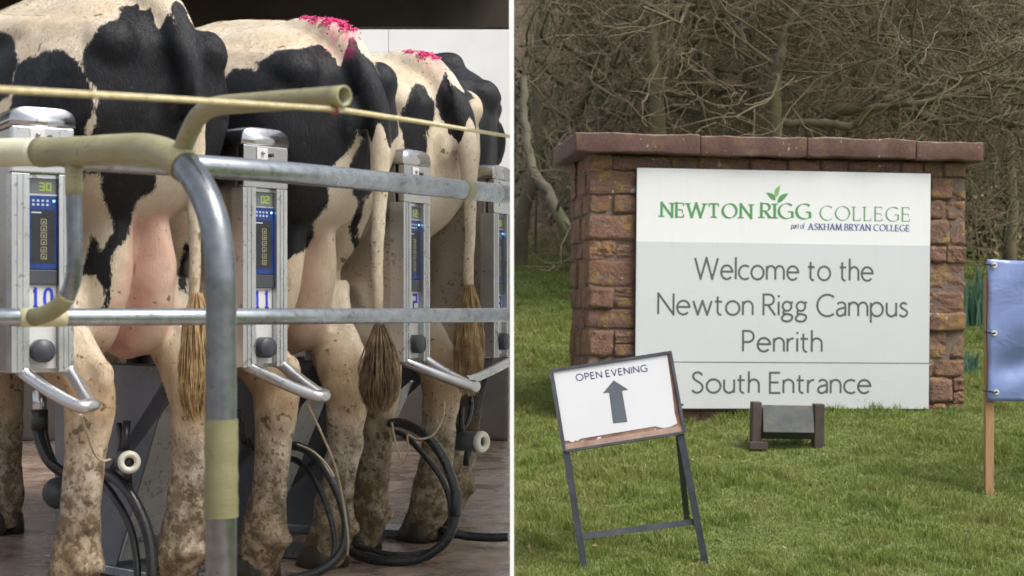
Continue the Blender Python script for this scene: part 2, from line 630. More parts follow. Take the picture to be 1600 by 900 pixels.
# ------------------------------------------------------------------ parlour building behind the cows
roof_m = rough_mat("dark_roof_sheet", (0.022, 0.017, 0.013), (0.05, 0.038, 0.028), 2, 0.8, 0, 0.3, 12)
roof = empty("parlour_roof", (0, 0, 0), 0, "dark low roof over the back of the milking parlour with timber purlins", "roof")
b = MB()
b.box((-9, 7.4, 3.10), (-0.02, 10.5, 3.18))
b.build("roof_sheet", roof_m, roof)
for y in np.arange(7.9, 10.4, 1.2):
    b = MB()
    b.box((-9, y, 2.96), (-0.02, y + 0.12, 3.098))
    b.build("purlin", roof_m, roof)
for x in (-7.2, -5.2, -3.2, -1.35):
    b = MB()
    b.box((x, 7.4, 2.80), (x + 0.16, 10.45, 2.957))
    b.build("rafter", roof_m, roof)
b = MB()
b.box((-9, 10.502, 2.58), (-0.02, 10.6, 3.18))
b.build("fascia", roof_m, roof)
for x in (-8.6, -4.2):
    b = MB()
    b.box((x, 10.3, 0), (x + 0.14, 10.44, 2.797))
    b.build("post", M["galv"], roof)

bw = empty("back_wall", (0, 0, 0), 0, "bright white panelled wall beyond the cows under the roof edge", "wall")
for k in range(8):
    x1 = -0.02 - k * 1.2
    b = MB()
    b.box((x1 - 1.197, 16.0 + 0.002 * (k % 2), -0.5), (x1, 16.08, 4.2))
    b.build("panel", M["pale_partition"], bw, 0.006, 1)

gap_wall = MB()  # added wall, raised and darkened to block the bright back wall between cows
gap_wall.box((-9, 9.2, 0.002), (-0.02, 9.5, 1.15))
gap_wall = gap_wall.build("dark_gap_wall", rough_mat("darkened_concrete", (0.07, 0.06, 0.052), (0.13, 0.11, 0.095), 3, 0.8, 0, 0.4, 20), None, 0.02)
tag(gap_wall, "chest high dark wall added behind the cows to keep the gaps between them dark", "wall")

# ------------------------------------------------------------------ stall units
# local frame of a unit: x along the row, y inwards (towards the cow), z up; origin at the outer left corner
UW = 0.14


def digits(mb, txt, x0, z0, h, t, y, w=None):
    """Simple block digits in the xz plane facing -y."""
    w = w or h * 0.55
    seg = {"0": "abcdef", "1": "m", "2": "abged", "3": "abgcd", "5": "afgcd", "7": "abc", "-": "g"}
    for ch in txt:
        if ch == "0" and h > 0.03:
            oo, ii = [], []
            for k in range(28):
                a = 2 * math.pi * k / 28
                ca, sa = math.cos(a), math.sin(a)
                e = Vector((math.copysign(abs(ca) ** .8, ca), math.copysign(abs(sa) ** .8, sa)))
                oo.append((x0 + w / 2 + e.x * (w + t) / 2, y - 0.0006, z0 + h / 2 + e.y * (h + t) / 2))
                ii.append((x0 + w / 2 + e.x * (w - t) / 2, y - 0.0006, z0 + h / 2 + e.y * (h - t * .8) / 2))
            mb.add(oo + ii, [(k, (k + 1) % 28, 28 + (k + 1) % 28, 28 + k) for k in range(28)])
            x0 += w + t * 1.9
            continue
        L = {"a": ((0, h), (w, h)), "b": ((w, h), (w, h / 2)), "c": ((w, h / 2), (w, 0)), "d": ((0, 0), (w, 0)),
             "e": ((0, 0), (0, h / 2)), "f": ((0, h / 2), (0, h)), "g": ((0, h / 2), (w, h / 2)), "m": ((w * .55, 0), (w * .55, h))}
        for s in seg.get(ch, ""):
            (xa, za), (xb, zb) = L[s]
            mb.box((x0 + min(xa, xb) - t / 2, y - 0.0006, z0 + min(za, zb) - t / 2), (x0 + max(xa, xb) + t / 2, y, z0 + max(za, zb) + t / 2))
        if ch == "1":
            mb.box((x0 + w * .2, y - 0.0006, z0 - t / 2), (x0 + w * .9, y - 0.00005, z0 + t * .4))
            mb.box((x0 + w * .22, y - 0.0006, z0 + h - t * 1.2), (x0 + w * .5, y - 0.00005, z0 + h - t * .2))
        x0 += w + t * 1.9
    return mb


def make_unit(number, shown, kick=True, housing=True):
    u = empty("stall_unit")
    # upper cabinet: side walls, rounded cap
    b = MB()
    b.box((0.004, 0.03, 0.575), (UW - 0.004, 0.34, 1.127))
    b.build("cabinet", M["stainless_side"], u, 0.004)
    prof = []
    b = MB()
    rings = []
    for y, s in ((0.0, 0.90), (0.006, 0.955), (0.018, 0.99), (0.03, 1.0), (0.35, 1.0), (0.356, 0.9)):
        ring = []
        hw = (UW / 2 + 0.004) * (0.95 + 0.05 * s)
        for k in range(25):
            a = math.pi * k / 24
            ca, sa = math.cos(a), math.sin(a)
            xx = hw * (1 if ca >= 0 else -1) * abs(ca) ** 0.45
            zz = 0.046 * s * abs(sa) ** 0.62
            ring.append(Vector((UW / 2 - xx, y, 1.128 + zz)))
        rings.append(ring)
    b.rings(rings)
    b.build("cap", M["stainless"], u)
    b = MB()
    b.box((0.0, -0.002, 1.022), (UW, 0.02, 1.127))
    b.build("front_plate", M["stainless"], u, 0.004)
    b = MB()
    b.box((0.040, -0.0045, 1.045), (0.074, -0.0022, 1.121))
    pl = b.build("white_tab", M["label_white"], u, 0.004)
    b = MB()
    b.lathe([(0.0045, 0), (0.0045, 0.006), (0.002, 0.008)], (0.057, -0.0045, 1.108), (0, -1, 0), 10)
    b.build("screw", M["galv"], pl)
    b = MB()
    b.lathe([(0.005, 0), (0.005, 0.008), (0.0, 0.009)], (0.084, -0.0022, 1.104), (0, -1, 0), 10)
    b.build("bolt", M["rubber"], u)
    # two aluminium profiles
    for x0, w in ((0.0, 0.040), (UW - 0.034, 0.034)):
        b = MB()
        b.box((x0, 0.0, 0.577), (x0 + w, 0.046, 1.0215))
        for kx in (0.3, 0.62):
            b.box((x0 + w * kx, -0.0022, 0.578), (x0 + w * kx + 0.004, 0.0003, 1.021))
        b.build("profile", M["alu"], u, 0.0025)
    # display panel between the profiles
    xa, xb = 0.041, UW - 0.035
    b = MB()
    b.box((xa, 0.016, 1.013), (xb, 0.029, 1.0213))
    b.build("panel_top", M["stainless"], u)
    b = MB()
    b.box((xa, 0.014, 0.978), (xb, 0.029, 1.012))
    g = b.build("display", M["display_glass"], u, 0.001, 1)
    b = MB()
    digits(b, shown, xa + 0.026, 0.986, 0.016, 0.0030, 0.0138, 0.009)
    b.build("lit_digits", M["led_green"], g)
    b = MB()
    b.box((xa, 0.012, 0.9735), (xb, 0.029, 0.9775))
    b.build("trim_strip", M["alu"], u)
    b = MB()
    b.box((xa, 0.012, 0.808), (xb, 0.029, 0.973))
    film = b.build("control_film", M["screen_blue"], u, 0.001, 1)
    b = MB()
    b.box((xa + 0.006, 0.0115, 0.822), (xb - 0.006, 0.0119, 0.942))
    b.build("dark_field", M["screen_dark"], film)
    b = MB()
    for r in range(2):
        for k in range(4):
            xk = xa + 0.008 + k * 0.0105
            b.box((xk, 0.0113, 0.951 + 0.009 * r), (xk + 0.005, 0.0118, 0.9555 + 0.009 * r))
    b.box((xa + 0.006, 0.0108, 0.934), (xa + 0.028, 0.0113, 0.937))
    b.build("icon_print", M["pale_print"], film)
    b = MB()
    b.lathe([(0.0030, 0), (0.0030, 0.0012), (0.0, 0.0016)], (xb - 0.0075, 0.0119, 0.962), (0, -1, 0), 12)
    b.build("signal_lamp", M["led_blue"], film)
    for k in range(6):
        z0 = 0.832 + k * 0.0155 - (0.001 if k < 2 else 0)
        b = MB()
        x0 = xa + 0.027
        for (p, q) in (((x0, z0), (x0 + 0.013, z0 + 0.0012)), ((x0, z0 + 0.0108), (x0 + 0.013, z0 + 0.012)), ((x0, z0 + 0.0012), (x0 + 0.0012, z0 + 0.0108)), ((x0 + 0.0118, z0 + 0.0012), (x0 + 0.013, z0 + 0.0108))):
            b.box((p[0], 0.0106, p[1]), (q[0], 0.0113, q[1]))
        b.add([(x0 + 0.004, 0.0107, z0 + 0.0035), (x0 + 0.009, 0.0107, z0 + 0.0035), (x0 + 0.0065, 0.0107, z0 + 0.0085)], [(0, 1, 2)])
        b.build("button", M["button_print"], film)
    b = MB()
    b.box((xa, 0.010, 0.774), (xb, 0.029, 0.807))
    b.build("panel_foot", M["grey_plastic"], u, 0.002)
    # number plate
    b = MB()
    b.box((xa, 0.018, 0.716), (xb, 0.029, 0.7735))
    npl = b.build("number_plate", M["label_white"], u)
    b = MB()
    digits(b, number, xa + 0.008, 0.724, 0.040, 0.0068, 0.0176, 0.0165)
    b.build("number", M["blue_print"], npl)
    b = MB()
    b.box((xa, 0.018, 0.585), (xb, 0.029, 0.7155))
    b.build("lower_plate", M["label_white"], u)
    b = MB()
    b.lathe([(0.0, -0.002), (0.024, -0.002), (0.026, 0.0), (0.026, 0.030), (0.024, 0.034), (0.0, 0.035)], (xa + 0.028, 0.017, 0.625), (0, -1, 0), 28)
    b.build("knob", M["grey_plastic"], u)
    # U shaped kick rail
    if kick:
        a0, a1 = Vector((0.020, 0.02, 0.588)), Vector((UW - 0.017, 0.02, 0.588))
        e = Vector((UW / 2 + 0.062, -0.140, 0.508))
        pts = [a0, a0 + Vector((0.012, -0.012, -0.014)), a0.lerp(e, .5) + Vector((-0.012, -0.024, -0.012)), e + Vector((-0.030, -0.016, 0.0)), e + Vector((-0.008, -0.018, 0)),
               e + Vector((0.010, 0.0, 0.002)), e + Vector((0.006, 0.02, 0.006)), a1.lerp(e, .5) + Vector((0.012, 0.018, 0.0)), a1 + Vector((0.010, -0.012, -0.010)), a1]
        b = MB()
        b.tube(catmull(pts, 6), 0.0145, 14)
        kr = b.build("kick_rail", M["alu"], u)
        b = MB()
        q0 = e + Vector((-0.050, 0.012, 0.012))
        b.add([q0, e + Vector((-0.008, -0.012, 0.012)), e + Vector((0.004, 0.012, 0.014)), q0 + Vector((0.022, 0.026, 0.004)),
               q0 - Vector((0, 0, .006)), e + Vector((-0.008, -0.012, 0.006)), e + Vector((0.004, 0.012, 0.008)), q0 + Vector((0.022, 0.026, -0.002))],
              [(0, 1, 2, 3), (7, 6, 5, 4), (0, 4, 5, 1), (1, 5, 6, 2), (2, 6, 7, 3), (3, 7, 4, 0)])
        b.build("plate", M["stainless"], kr)
    # lower housing leaning in between the cows
    if not housing:
        return u
    prof = [(0.20, 0.572), (0.30, 0.574), (0.56, 0.03), (0.86, 0.03), (0.86, 0.572)]
    b = MB()
    n = len(prof)
    x0, x1 = 0.008, UW - 0.02
    b.add([(x0, y, z) for y, z in prof] + [(x1, y, z) for y, z in prof], [tuple(range(n)), tuple(reversed(range(n, 2 * n)))] + [(i, i + n, (i + 1) % n + n, (i + 1) % n) for i in range(n)])
    hs = b.build("lower_housing", M["housing_grey"], u, 0.004)
    b = MB()
    d = Vector((0, 0.26, -0.544)).normalized()
    nrm = Vector((0, -d.z, d.y)) * -1
    nrm = Vector((0, -0.902, -0.431))
    p0 = Vector((0, 0.30, 0.574)) + nrm * 0.003
    b.beam(Vector((UW / 2 - 0.003, p0.y, p0.z)) + d * 0.02, Vector((UW / 2 - 0.003, p0.y, p0.z)) + d * 0.585, UW - 0.03, 0.006, up=nrm)
    b.build("front_flange", M["pale_steel"], hs)
    for f in (0.08, 0.52):
        b = MB()
        q = Vector((UW / 2 + 0.02, p0.y, p0.z)) + d * f + nrm * 0.006
        b.tube([q - Vector((0.035, 0, 0)), q + Vector((0.035, 0, 0))], 0.008, 10)
        b.build("hinge", M["galv"], hs)
    b = MB()
    b.box((0.0, 0.30, 0.004), (UW, 0.9, 0.03))
    b.build("foot_bracket", M["galv"], u, 0.004)
    return u


UNITS = [("10", "30", (18, 3.6), 32), ("11", "02", (380, 3.99), 47.5), ("12", "12", (631, 4.51), 61.5), ("13", "30", (772, 4.99), 68)]
UL = ["stainless stall unit with the blue number 10 and a green 30 on its display",
      "stainless stall unit with the blue number 11, just past the taped gate post",
      "slim stainless stall unit beyond number 11, between the second and third cow",
      "farthest stainless stall unit, half hidden at the black cow"]
for (num, shown, (px, d), th), lab in zip(UNITS, UL):
    u = make_unit(num, shown, num != "13", num != "10")
    u.location = ((px - 800) / F * d, d, 0)
    u.rotation_euler = (0, 0, R(th))
    tag(u, lab, "milking stall", "stall units along the row")

# ------------------------------------------------------------------ cows
#PATCH_BEGIN
PATCH = {   # outlines of the black fur in metres: (across, up) in the oblique side plane of each cow
    0: [[(-0.032, 1.443), (-0.054, 1.39), (-0.098, 1.362), (-0.115, 1.342), (-0.123, 1.309), (-0.112, 1.234), (-0.099, 1.197), (-0.089, 1.152), (-0.101, 1.127), (-0.12, 1.122), (-0.12, 1.042), (-0.098, 1.032), (-0.072, 0.992), (-0.069, 0.95), (-0.079, 0.867), (-0.098, 0.874), (-0.12, 0.889), (-0.123, 0.807), (-0.098, 0.807), (-0.091, 0.754), (-0.088, 0.709), (-0.074, 0.709), (-0.072, 0.762), (-0.051, 0.852), (-0.003, 0.951), (0.039, 1.035), (0.067, 1.055), (0.123, 1.056), (0.168, 0.999), (0.191, 0.954), (0.236, 0.954), (0.274, 1.308), (0.244, 1.429), (0.123, 1.485)], [(-0.275, 1.296), (-0.256, 1.322), (-0.228, 1.331), (-0.206, 1.321), (-0.185, 1.319), (-0.163, 1.3), (-0.134, 1.279), (-0.12, 1.252), (-0.112, 1.219), (-0.102, 1.19), (-0.105, 1.159), (-0.112, 1.126), (-0.141, 0.994), (-0.285, 0.991), (-0.306, 1.184)], [(-0.398, 1.402), (-0.302, 1.384), (-0.294, 1.347), (-0.282, 1.311), (-0.276, 1.289), (-0.288, 1.244), (-0.306, 1.221), (-0.398, 1.211)], [(0.1, 0.884), (0.117, 0.892), (0.128, 0.846), (0.123, 0.77), (0.108, 0.77), (0.097, 0.831)]],
    1: [[(-0.39, 1.331), (-0.242, 1.333), (-0.209, 1.344), (-0.151, 1.345), (-0.143, 1.374), (-0.076, 1.39), (-0.018, 1.415), (0.032, 1.428), (0.049, 1.442), (0.083, 1.446), (0.111, 1.435), (0.142, 1.354), (0.147, 1.286), (0.133, 1.227), (0.105, 1.159), (0.074, 1.102), (0.049, 1.048), (0.029, 0.98), (0.007, 0.913), (-0.026, 0.87), (-0.065, 0.855), (-0.308, 0.854), (-0.39, 0.853)], [(0.175, 1.405), (0.218, 1.381), (0.26, 1.322), (0.26, 1.237), (0.218, 1.177), (0.196, 1.097), (0.15, 1.032), (0.105, 1.032), (0.105, 1.096), (0.125, 1.159), (0.153, 1.236)], [(0.121, 1.032), (0.145, 1.032), (0.138, 0.93), (0.123, 0.842), (0.115, 0.896)]],
    2: [[(0.003, 1.359), (0.018, 1.378), (0.041, 1.392), (0.066, 1.382), (0.079, 1.34), (0.081, 1.293), (0.07, 1.236), (0.06, 1.188), (0.041, 1.174), (-0.007, 1.191), (-0.012, 1.216), (-0.01, 1.283)], [(0.157, 1.398), (0.18, 1.395), (0.199, 1.361), (0.176, 1.345)]],
}
#PATCH_END


def poly_sd(P, poly):
    """Signed distance (inside positive) of points P (n,2) to a polygon."""
    poly = np.asarray(poly, float)
    n = len(poly)
    d2 = np.full(len(P), 1e9)
    inside = np.zeros(len(P), bool)
    for i in range(n):
        a, b = poly[i], poly[(i + 1) % n]
        e = b - a
        w = P - a
        t = np.clip((w @ e) / max(e @ e, 1e-12), 0, 1)
        q = w - t[:, None] * e
        d2 = np.minimum(d2, (q * q).sum(1))
        c1 = (a[1] <= P[:, 1]) != (b[1] <= P[:, 1])
        with np.errstate(divide="ignore", invalid="ignore"):
            xi = a[0] + (P[:, 1] - a[1]) / (b[1] - a[1] if b[1] != a[1] else 1e-12) * e[0]
        inside ^= c1 & (P[:, 0] < xi)
    return np.where(inside, 1, -1) * np.sqrt(d2)


def sstep(a, b, x):
    t = np.clip((x - a) / (b - a), 0, 1)
    return t * t * (3 - 2 * t)


def limb(mb, stations, n=18, per=4):
    """Lofted limb: stations of (x, y, z, radius fore-aft, radius side)."""
    P = catmull([Vector(s[:3]) for s in stations], per)
    A = catmull([Vector((s[3], s[4], 0)) for s in stations], per)
    m = len(P)
    rings = []
    for i in range(m):
        T = (P[min(i + 1, m - 1)] - P[max(i - 1, 0)]).normalized()
        side = Vector((0, 1, 0))
        side = (side - T * side.dot(T)).normalized()
        fore = side.cross(T)
        rings.append([P[i] + fore * (math.cos(2 * math.pi * k / n) * max(A[i].x, .004)) + side * (math.sin(2 * math.pi * k / n) * max(A[i].y, .004)) for k in range(n)])
    mb.rings(rings)


UST = []


def cow_shape(cfg):
    global UST
    mb = MB()
    # trunk: x, top, bottom, half width
    sec = [(-0.155, 1.35, 1.15, 0.13), (-0.125, 1.405, 1.05, 0.205), (-0.05, 1.455, 0.96, 0.250), (0.08, 1.50, 0.90, 0.260), (0.25, 1.515, 0.84, 0.256),
           (0.45, 1.53, 0.80, 0.275), (0.64, 1.52, 0.75, 0.252), (0.85, 1.505, 0.66, 0.315), (1.10, 1.50, 0.63, 0.325), (1.32, 1.505, 0.66, 0.285),
           (1.48, 1.50, 0.72, 0.235), (1.60, 1.44, 0.82, 0.17), (1.68, 1.34, 0.92, 0.10)]
    sp = catmull([Vector((s[0], s[1], s[2])) for s in sec], 4)
    sw = catmull([Vector((s[3], 0, 0)) for s in sec], 4)
    rings = []
    for c, w in zip(sp, sw):
        zc, hz, hw = (c.y + c.z) / 2, (c.y - c.z) / 2, w.x
        ring = []
        for k in range(32):
            a = 2 * math.pi * k / 32
            ca, sa = math.cos(a), math.sin(a)
            yy = hw * math.copysign(abs(ca) ** 0.8, ca)
            if sa > 0:
                yy *= 1 - 0.34 * sa ** 3
            else:
                yy *= 1 - 0.12 * sa ** 2
            ring.append(Vector((c.x, yy, zc + hz * math.copysign(abs(sa) ** 0.86, sa))))
        rings.append(ring)
    mb.rings(rings)
    # spine ridge, hooks, pins
    mb.tube(catmull([(-0.02, 0, 1.455), (0.14, 0, 1.49), (0.4, 0, 1.52), (0.7, 0, 1.505), (1.1, 0, 1.48), (1.60, 0, 1.36)], 4), [0.035] * 21, 10)
    for s in (-1, 1):
        mb.ellipsoid((0.50, 0.245 * s, 1.43), (0.075, 0.052, 0.055))
        mb.ellipsoid((-0.105, 0.140 * s, 1.335), (0.07, 0.062, 0.065))
        mb.ellipsoid((0.20, 0.20 * s, 1.24), (0.15, 0.085, 0.13))
        mb.tube(catmull([(0.50, .215 * s, 1.43), (0.25, 0.19 * s, 1.39), (-0.09, 0.140 * s, 1.345)], 5), 0.055, 10)
        # ribs and flank fullness
        mb.ellipsoid((0.9, 0.17 * s, 1.0), (0.42, 0.165, 0.30))
        # shoulder
        mb.ellipsoid((1.42, 0.16 * s, 1.12), (0.20, 0.10, 0.30))
    # hind legs
    for s, key in ((1, "hl"), (-1, "hr")):
        ox, oy = cfg.get(key, (0, 0))
        y0 = 0.138 * s
        limb(mb, [(0.20, 0.160 * s, 1.33, 0.22, 0.085), (0.165, 0.180 * s, 1.17, 0.225, 0.110), (0.200, 0.202 * s, 0.99, 0.180, 0.088), (0.230, 0.198 * s, 0.84, 0.130, 0.070),
                  (0.165 + ox * .3, y0 * 1.34 + oy * .3, 0.71, 0.100, 0.060), (0.055 + ox * .6, y0 * 1.12 + oy * .6, 0.61, 0.080, 0.056), (-0.026 + ox * .8, y0 + oy * .8, 0.53, 0.078, 0.056),
                  (-0.030 + ox * .85, y0 + oy * .85, 0.455, 0.066, 0.053), (-0.016 + ox * .9, y0 + oy * .9, 0.36, 0.052, 0.046), (0.0 + ox, y0 + oy, 0.25, 0.050, 0.046), (0.014 + ox, y0 + oy, 0.165, 0.062, 0.055),
                  (0.02 + ox, y0 + oy, 0.115, 0.068, 0.060), (0.04 + ox, y0 + oy, 0.07, 0.062, 0.058), (0.062 + ox, y0 + oy, 0.03, 0.064, 0.060)])
        mb.ellipsoid((-0.096 + ox * .8, y0 + oy * .8, 0.56), (0.026, 0.024, 0.046))       # point of hock
        mb.tube([(-0.094 + ox * .8, y0 + oy * .8, 0.565), (0.020 + ox * .4, y0 * 1.1, 0.68), (0.085, 0.17 * s, 0.80)], [0.024, 0.020, 0.030], 10)   # tendon above the hock
        mb.tube([(-0.090 + ox * .85, y0 + oy * .85, 0.52), (-0.068 + ox * .9, y0 + oy * .9, 0.40), (-0.042 + ox, y0 + oy, 0.20)], [0.026, 0.022, 0.022], 10)   # back tendon
        for q in (-1, 1):
            mb.ellipsoid((-0.045 + ox, y0 + oy + 0.026 * q, 0.115), (0.018, 0.016, 0.022))  # dew claws
        # forelegs
        fx, fy = cfg.get("f" + key[1], (0, 0))
        yf = 0.14 * s
        limb(mb, [(1.42, 0.15 * s, 1.05, 0.15, 0.075), (1.36, yf, 0.86, 0.11, 0.07), (1.36 + fx * .3, yf, 0.68, 0.072, 0.058), (1.37 + fx * .6, yf, 0.50, 0.056, 0.050), (1.37 + fx * .7, yf, 0.42, 0.058, 0.052),
                  (1.36 + fx * .8, yf, 0.34, 0.046, 0.042), (1.36 + fx, yf, 0.22, 0.042, 0.040), (1.36 + fx, yf, 0.13, 0.054, 0.050), (1.385 + fx, yf, 0.08, 0.05, 0.05), (1.40 + fx, yf, 0.03, 0.06, 0.056)])
        # udder half
        ux = cfg.get("udder", 1.0)
        UST = [(0.03, 0.042, 1.10, 0.045, 0.038), (0.055, 0.050, 0.98, 0.085, 0.048), (0.100, 0.060, 0.85, 0.130 * ux, 0.060 * ux), (0.165, 0.068, 0.74, 0.152 * ux, 0.070 * ux), (0.205, 0.066, 0.665, 0.125 * ux, 0.062 * ux), (0.225, 0.056, 0.612, 0.060, 0.034)]
        limb(mb, [(q[0], q[1] * s, q[2], q[3], q[4]) for q in UST])
        for tx in (0.17, 0.30):
            limb(mb, [(tx, 0.062 * s, 0.65, 0.022, 0.022), (tx, 0.064 * s, 0.615, 0.017, 0.017), (tx, 0.066 * s, 0.594, 0.013, 0.013)], 10, 3)
        mb.ellipsoid((0.48, 0.06 * s, 0.73), (0.2, 0.07, 0.10))
        # ears
        limb(mb, [(2.08, 0.10 * s, 1.22, 0.02, 0.02), (2.06, 0.17 * s, 1.22, 0.045, 0.02), (2.05, 0.24 * s, 1.19, 0.02, 0.01)], 10, 3)
    # vulva
    mb.ellipsoid((-0.160, 0, 1.22), (0.028, 0.030, 0.065))
    # neck and head, held low and forward
    limb(mb, [(1.40, 0, 1.22, 0.26, 0.13), (1.62, 0, 1.24, 0.20, 0.115), (1.82, 0, 1.24, 0.155, 0.095), (2.0, 0, 1.23, 0.135, 0.09)], 20, 4)
    limb(mb, [(1.98, 0, 1.27, 0.09, 0.075), (2.08, 0, 1.22, 0.125, 0.105), (2.20, 0, 1.11, 0.115, 0.10), (2.32, 0, 0.98, 0.085, 0.075), (2.40, 0, 0.89, 0.075, 0.07), (2.435, 0, 0.85, 0.05, 0.05)], 20, 4)
    # tail dock
    ty, tk = cfg.get("tail", -0.04), cfg.get("tuck", 0.0)
    TP = [(0.10, 0, 1.475), (0.0, 0, 1.470), (-0.105 + tk, ty * .2, 1.435), (-0.180 + tk, ty * .5, 1.335), (-0.212 + tk, ty * .8, 1.20), (-0.210 + tk, ty, 1.05), (-0.20 + tk, ty, 0.88), (-0.20 + tk, ty * 1.0, 0.74), (-0.205 + tk, ty, 0.62)]
    TR = [0.040, 0.046, 0.049, 0.043, 0.034, 0.0235, 0.0185, 0.0165, 0.015]
    tp = catmull(TP, 5)
    tr = [v.x for v in catmull([Vector((r, 0, 0)) for r in TR], 5)]
    mb.tube(tp, tr, 14)
    return mb, [Vector(p) for p in tp]


def bend_xy(V, k, x0=0.15, x1=1.1):
    """Curves the animal sideways: heading turns by k radians between x0 and x1."""
    if not k:
        return V
    V = np.array(V, float)
    xg = np.linspace(-0.4, 2.7, 400)
    ang = k * np.clip((xg - x0) / (x1 - x0), 0, 1)
    dx = xg[1] - xg[0]
    cx = np.concatenate([[0], np.cumsum(np.cos(ang[:-1]) * dx)]) + xg[0]
    cy = np.concatenate([[0], np.cumsum(np.sin(ang[:-1]) * dx)])
    a = np.interp(V[:, 0], xg, ang)
    X = np.interp(V[:, 0], xg, cx) - np.sin(a) * V[:, 1]
    Y = np.interp(V[:, 0], xg, cy) + np.cos(a) * V[:, 1]
    V[:, 0], V[:, 1] = X, Y
    return V


def cow(name_idx, loc, head, cfg, label):
    root = empty("cow", (loc[0], loc[1], 0), math.atan2(head[1], head[0]), label, "cow", "cows in the milking row")
    root.scale = [cfg.get("scale", 1.0)] * 3
    mb, tail = cow_shape(cfg)
    me = mb.data("raw_body")
    tmp = bpy.data.objects.new("raw_body", me)
    COL.objects.link(tmp)
    md = tmp.modifiers.new("remesh", "REMESH")
    md.mode = "VOXEL"
    md.voxel_size = cfg.get("voxel", 0.0115)
    md.use_smooth_shade = True
    sm = tmp.modifiers.new("smooth", "SMOOTH")
    sm.factor = 0.6
    sm.iterations = 4
    dg = bpy.context.evaluated_depsgraph_get()
    body = bpy.data.meshes.new_from_object(tmp.evaluated_get(dg))
    bpy.data.objects.remove(tmp)
    bpy.data.meshes.remove(me)
    body.name = "body"
    nv = len(body.vertices)
    V = np.empty(nv * 3, np.float32)
    body.vertices.foreach_get("co", V)
    V = V.reshape(-1, 3).astype(float)
    # gentle unevenness: muscle and bone under the hide
    for j in range(nv):
        p = V[j]
        q = mnoise.noise((p[0] * 7 + name_idx * 5, p[1] * 7, p[2] * 7)) * 0.008 + mnoise.noise((p[0] * 18, p[1] * 18 + name_idx, p[2] * 18)) * 0.0036
        if p[2] < 0.6:
            q += mnoise.noise((p[0] * 30, p[1] * 30 + name_idx, p[2] * 22)) * 0.0050
        V[j, 0] -= q * 0.5
        V[j, 1] += q * (1 if p[1] > 0 else -1)
    if cfg.get("rw"):
        k_ = 1 - (1 - cfg["rw"]) * sstep(0.8, 1.0, V[:, 2]) * sstep(0.7, 0.3, V[:, 0])
        V[:, 1] = np.where(V[:, 1] < 0, V[:, 1] * k_, V[:, 1])
    if cfg.get("square"):
        V[:, 2] += cfg["square"] * sstep(0.35, -0.10, V[:, 0]) * sstep(1.0, 1.35, V[:, 2])
    x, y, z = V[:, 0], V[:, 1], V[:, 2]
    # ---- coat attributes
    patch = np.full(nv, -0.5)
    vd = np.array(cfg["view"])
    Vb = bend_xy(V, cfg.get("bend", 0.0))
    U = Vb[:, 0] * vd[0] + Vb[:, 1] * vd[1]
    P2 = np.stack([U, z], 1)
    P2 = P2 + 0.008 * np.stack([np.sin(P2[:, 1] * 41 + 1.3 * np.sin(P2[:, 0] * 23)), np.sin(P2[:, 0] * 47 + 2 * np.sin(P2[:, 1] * 19))], 1)
    for poly in PATCH.get(name_idx, []):
        patch = np.maximum(patch, poly_sd(P2, poly))
    TP_ = np.array([tuple(p) for p in tail])
    dt = np.full(nv, 9.0)
    for p in TP_[6:]:
        dt = np.minimum(dt, np.sqrt(((V - p) ** 2).sum(1)))
    tail_mask = dt < np.interp(z, [0.6, 1.0, 1.3, 1.5], [0.045, 0.05, 0.056, 0.064])
    if "tailblack" in cfg:
        z0, z1 = cfg["tailblack"]
        tb = np.minimum(z - z0, z1 - z)
        patch = np.where(tail_mask, np.clip(tb + 0.03 * np.sin(y * 90 + 2) + 0.02 * np.sin(x * 140), -0.2, 0.2), patch)
    if cfg.get("allblack"):
        patch[:] = 0.3
        patch = np.where(z < 0.30, (z - 0.24) * 1.0 + 0.02 * np.sin(x * 40), patch)
    du = np.full(nv, 9.0)
    ust = catmull([Vector((q[0], q[1], q[2])) for q in UST], 4)
    usr = catmull([Vector((q[3], q[4], 0)) for q in UST], 4)
    for q, r_ in zip(ust, usr):
        du = np.minimum(du, np.sqrt(((x - q.x) / r_.x) ** 2 + ((np.abs(y) - q.y) / r_.y) ** 2 + ((z - q.z) / 0.07) ** 2))
    ud = sstep(1.35, 1.02, du)
    ud = ud * sstep(cfg.get("whiteside", 0.2), cfg.get("whiteside", 0.2) - 0.03, y + 0.25 * (z - 0.75))
    mid_ = np.exp(-(y / 0.035) ** 2) * 0.5
    pink = np.clip(ud * (cfg.get("pinkness", 1.0) + mid_ + 0.35 * sstep(0.75, 0.62, z)), 0, 1) * (z > 0.55)
    leg_ = ((np.abs(y) > 0.10) & (z < 0.66)) | (x > 0.42)
    pink = pink * (~leg_) * sstep(-0.160, -0.130, y)
    pink = pink * np.where(tail_mask, 0.0, 1.0)
    dirt = sstep(0.60, 0.12, z) * 0.66 + 0.16 * sstep(1.0, 0.4, z) + 0.06
    dirt = np.where(tail_mask, np.maximum(dirt, 0.20 + 0.22 * sstep(1.2, 0.8, z)), dirt)
    dirt = np.where((pink > 0.3), dirt * 0.12, dirt)
    dirt = dirt * cfg.get("dirty", 1.0)
    tan = 0.60 * sstep(0.75, 0.5, z) * sstep(0.3, 0.5, z) + 0.25 * sstep(0.35, 0.1, z) + cfg.get("tanbase", 0.08)
    for (cu, cz, ru, rz, amt) in cfg.get("tanspots", []):
        tan = np.maximum(tan, amt * np.exp(-(((U - cu) / ru) ** 2 + ((z - cz) / rz) ** 2) ** 2))
    tan = np.clip(tan, 0, 1)
    paint = np.zeros(nv)
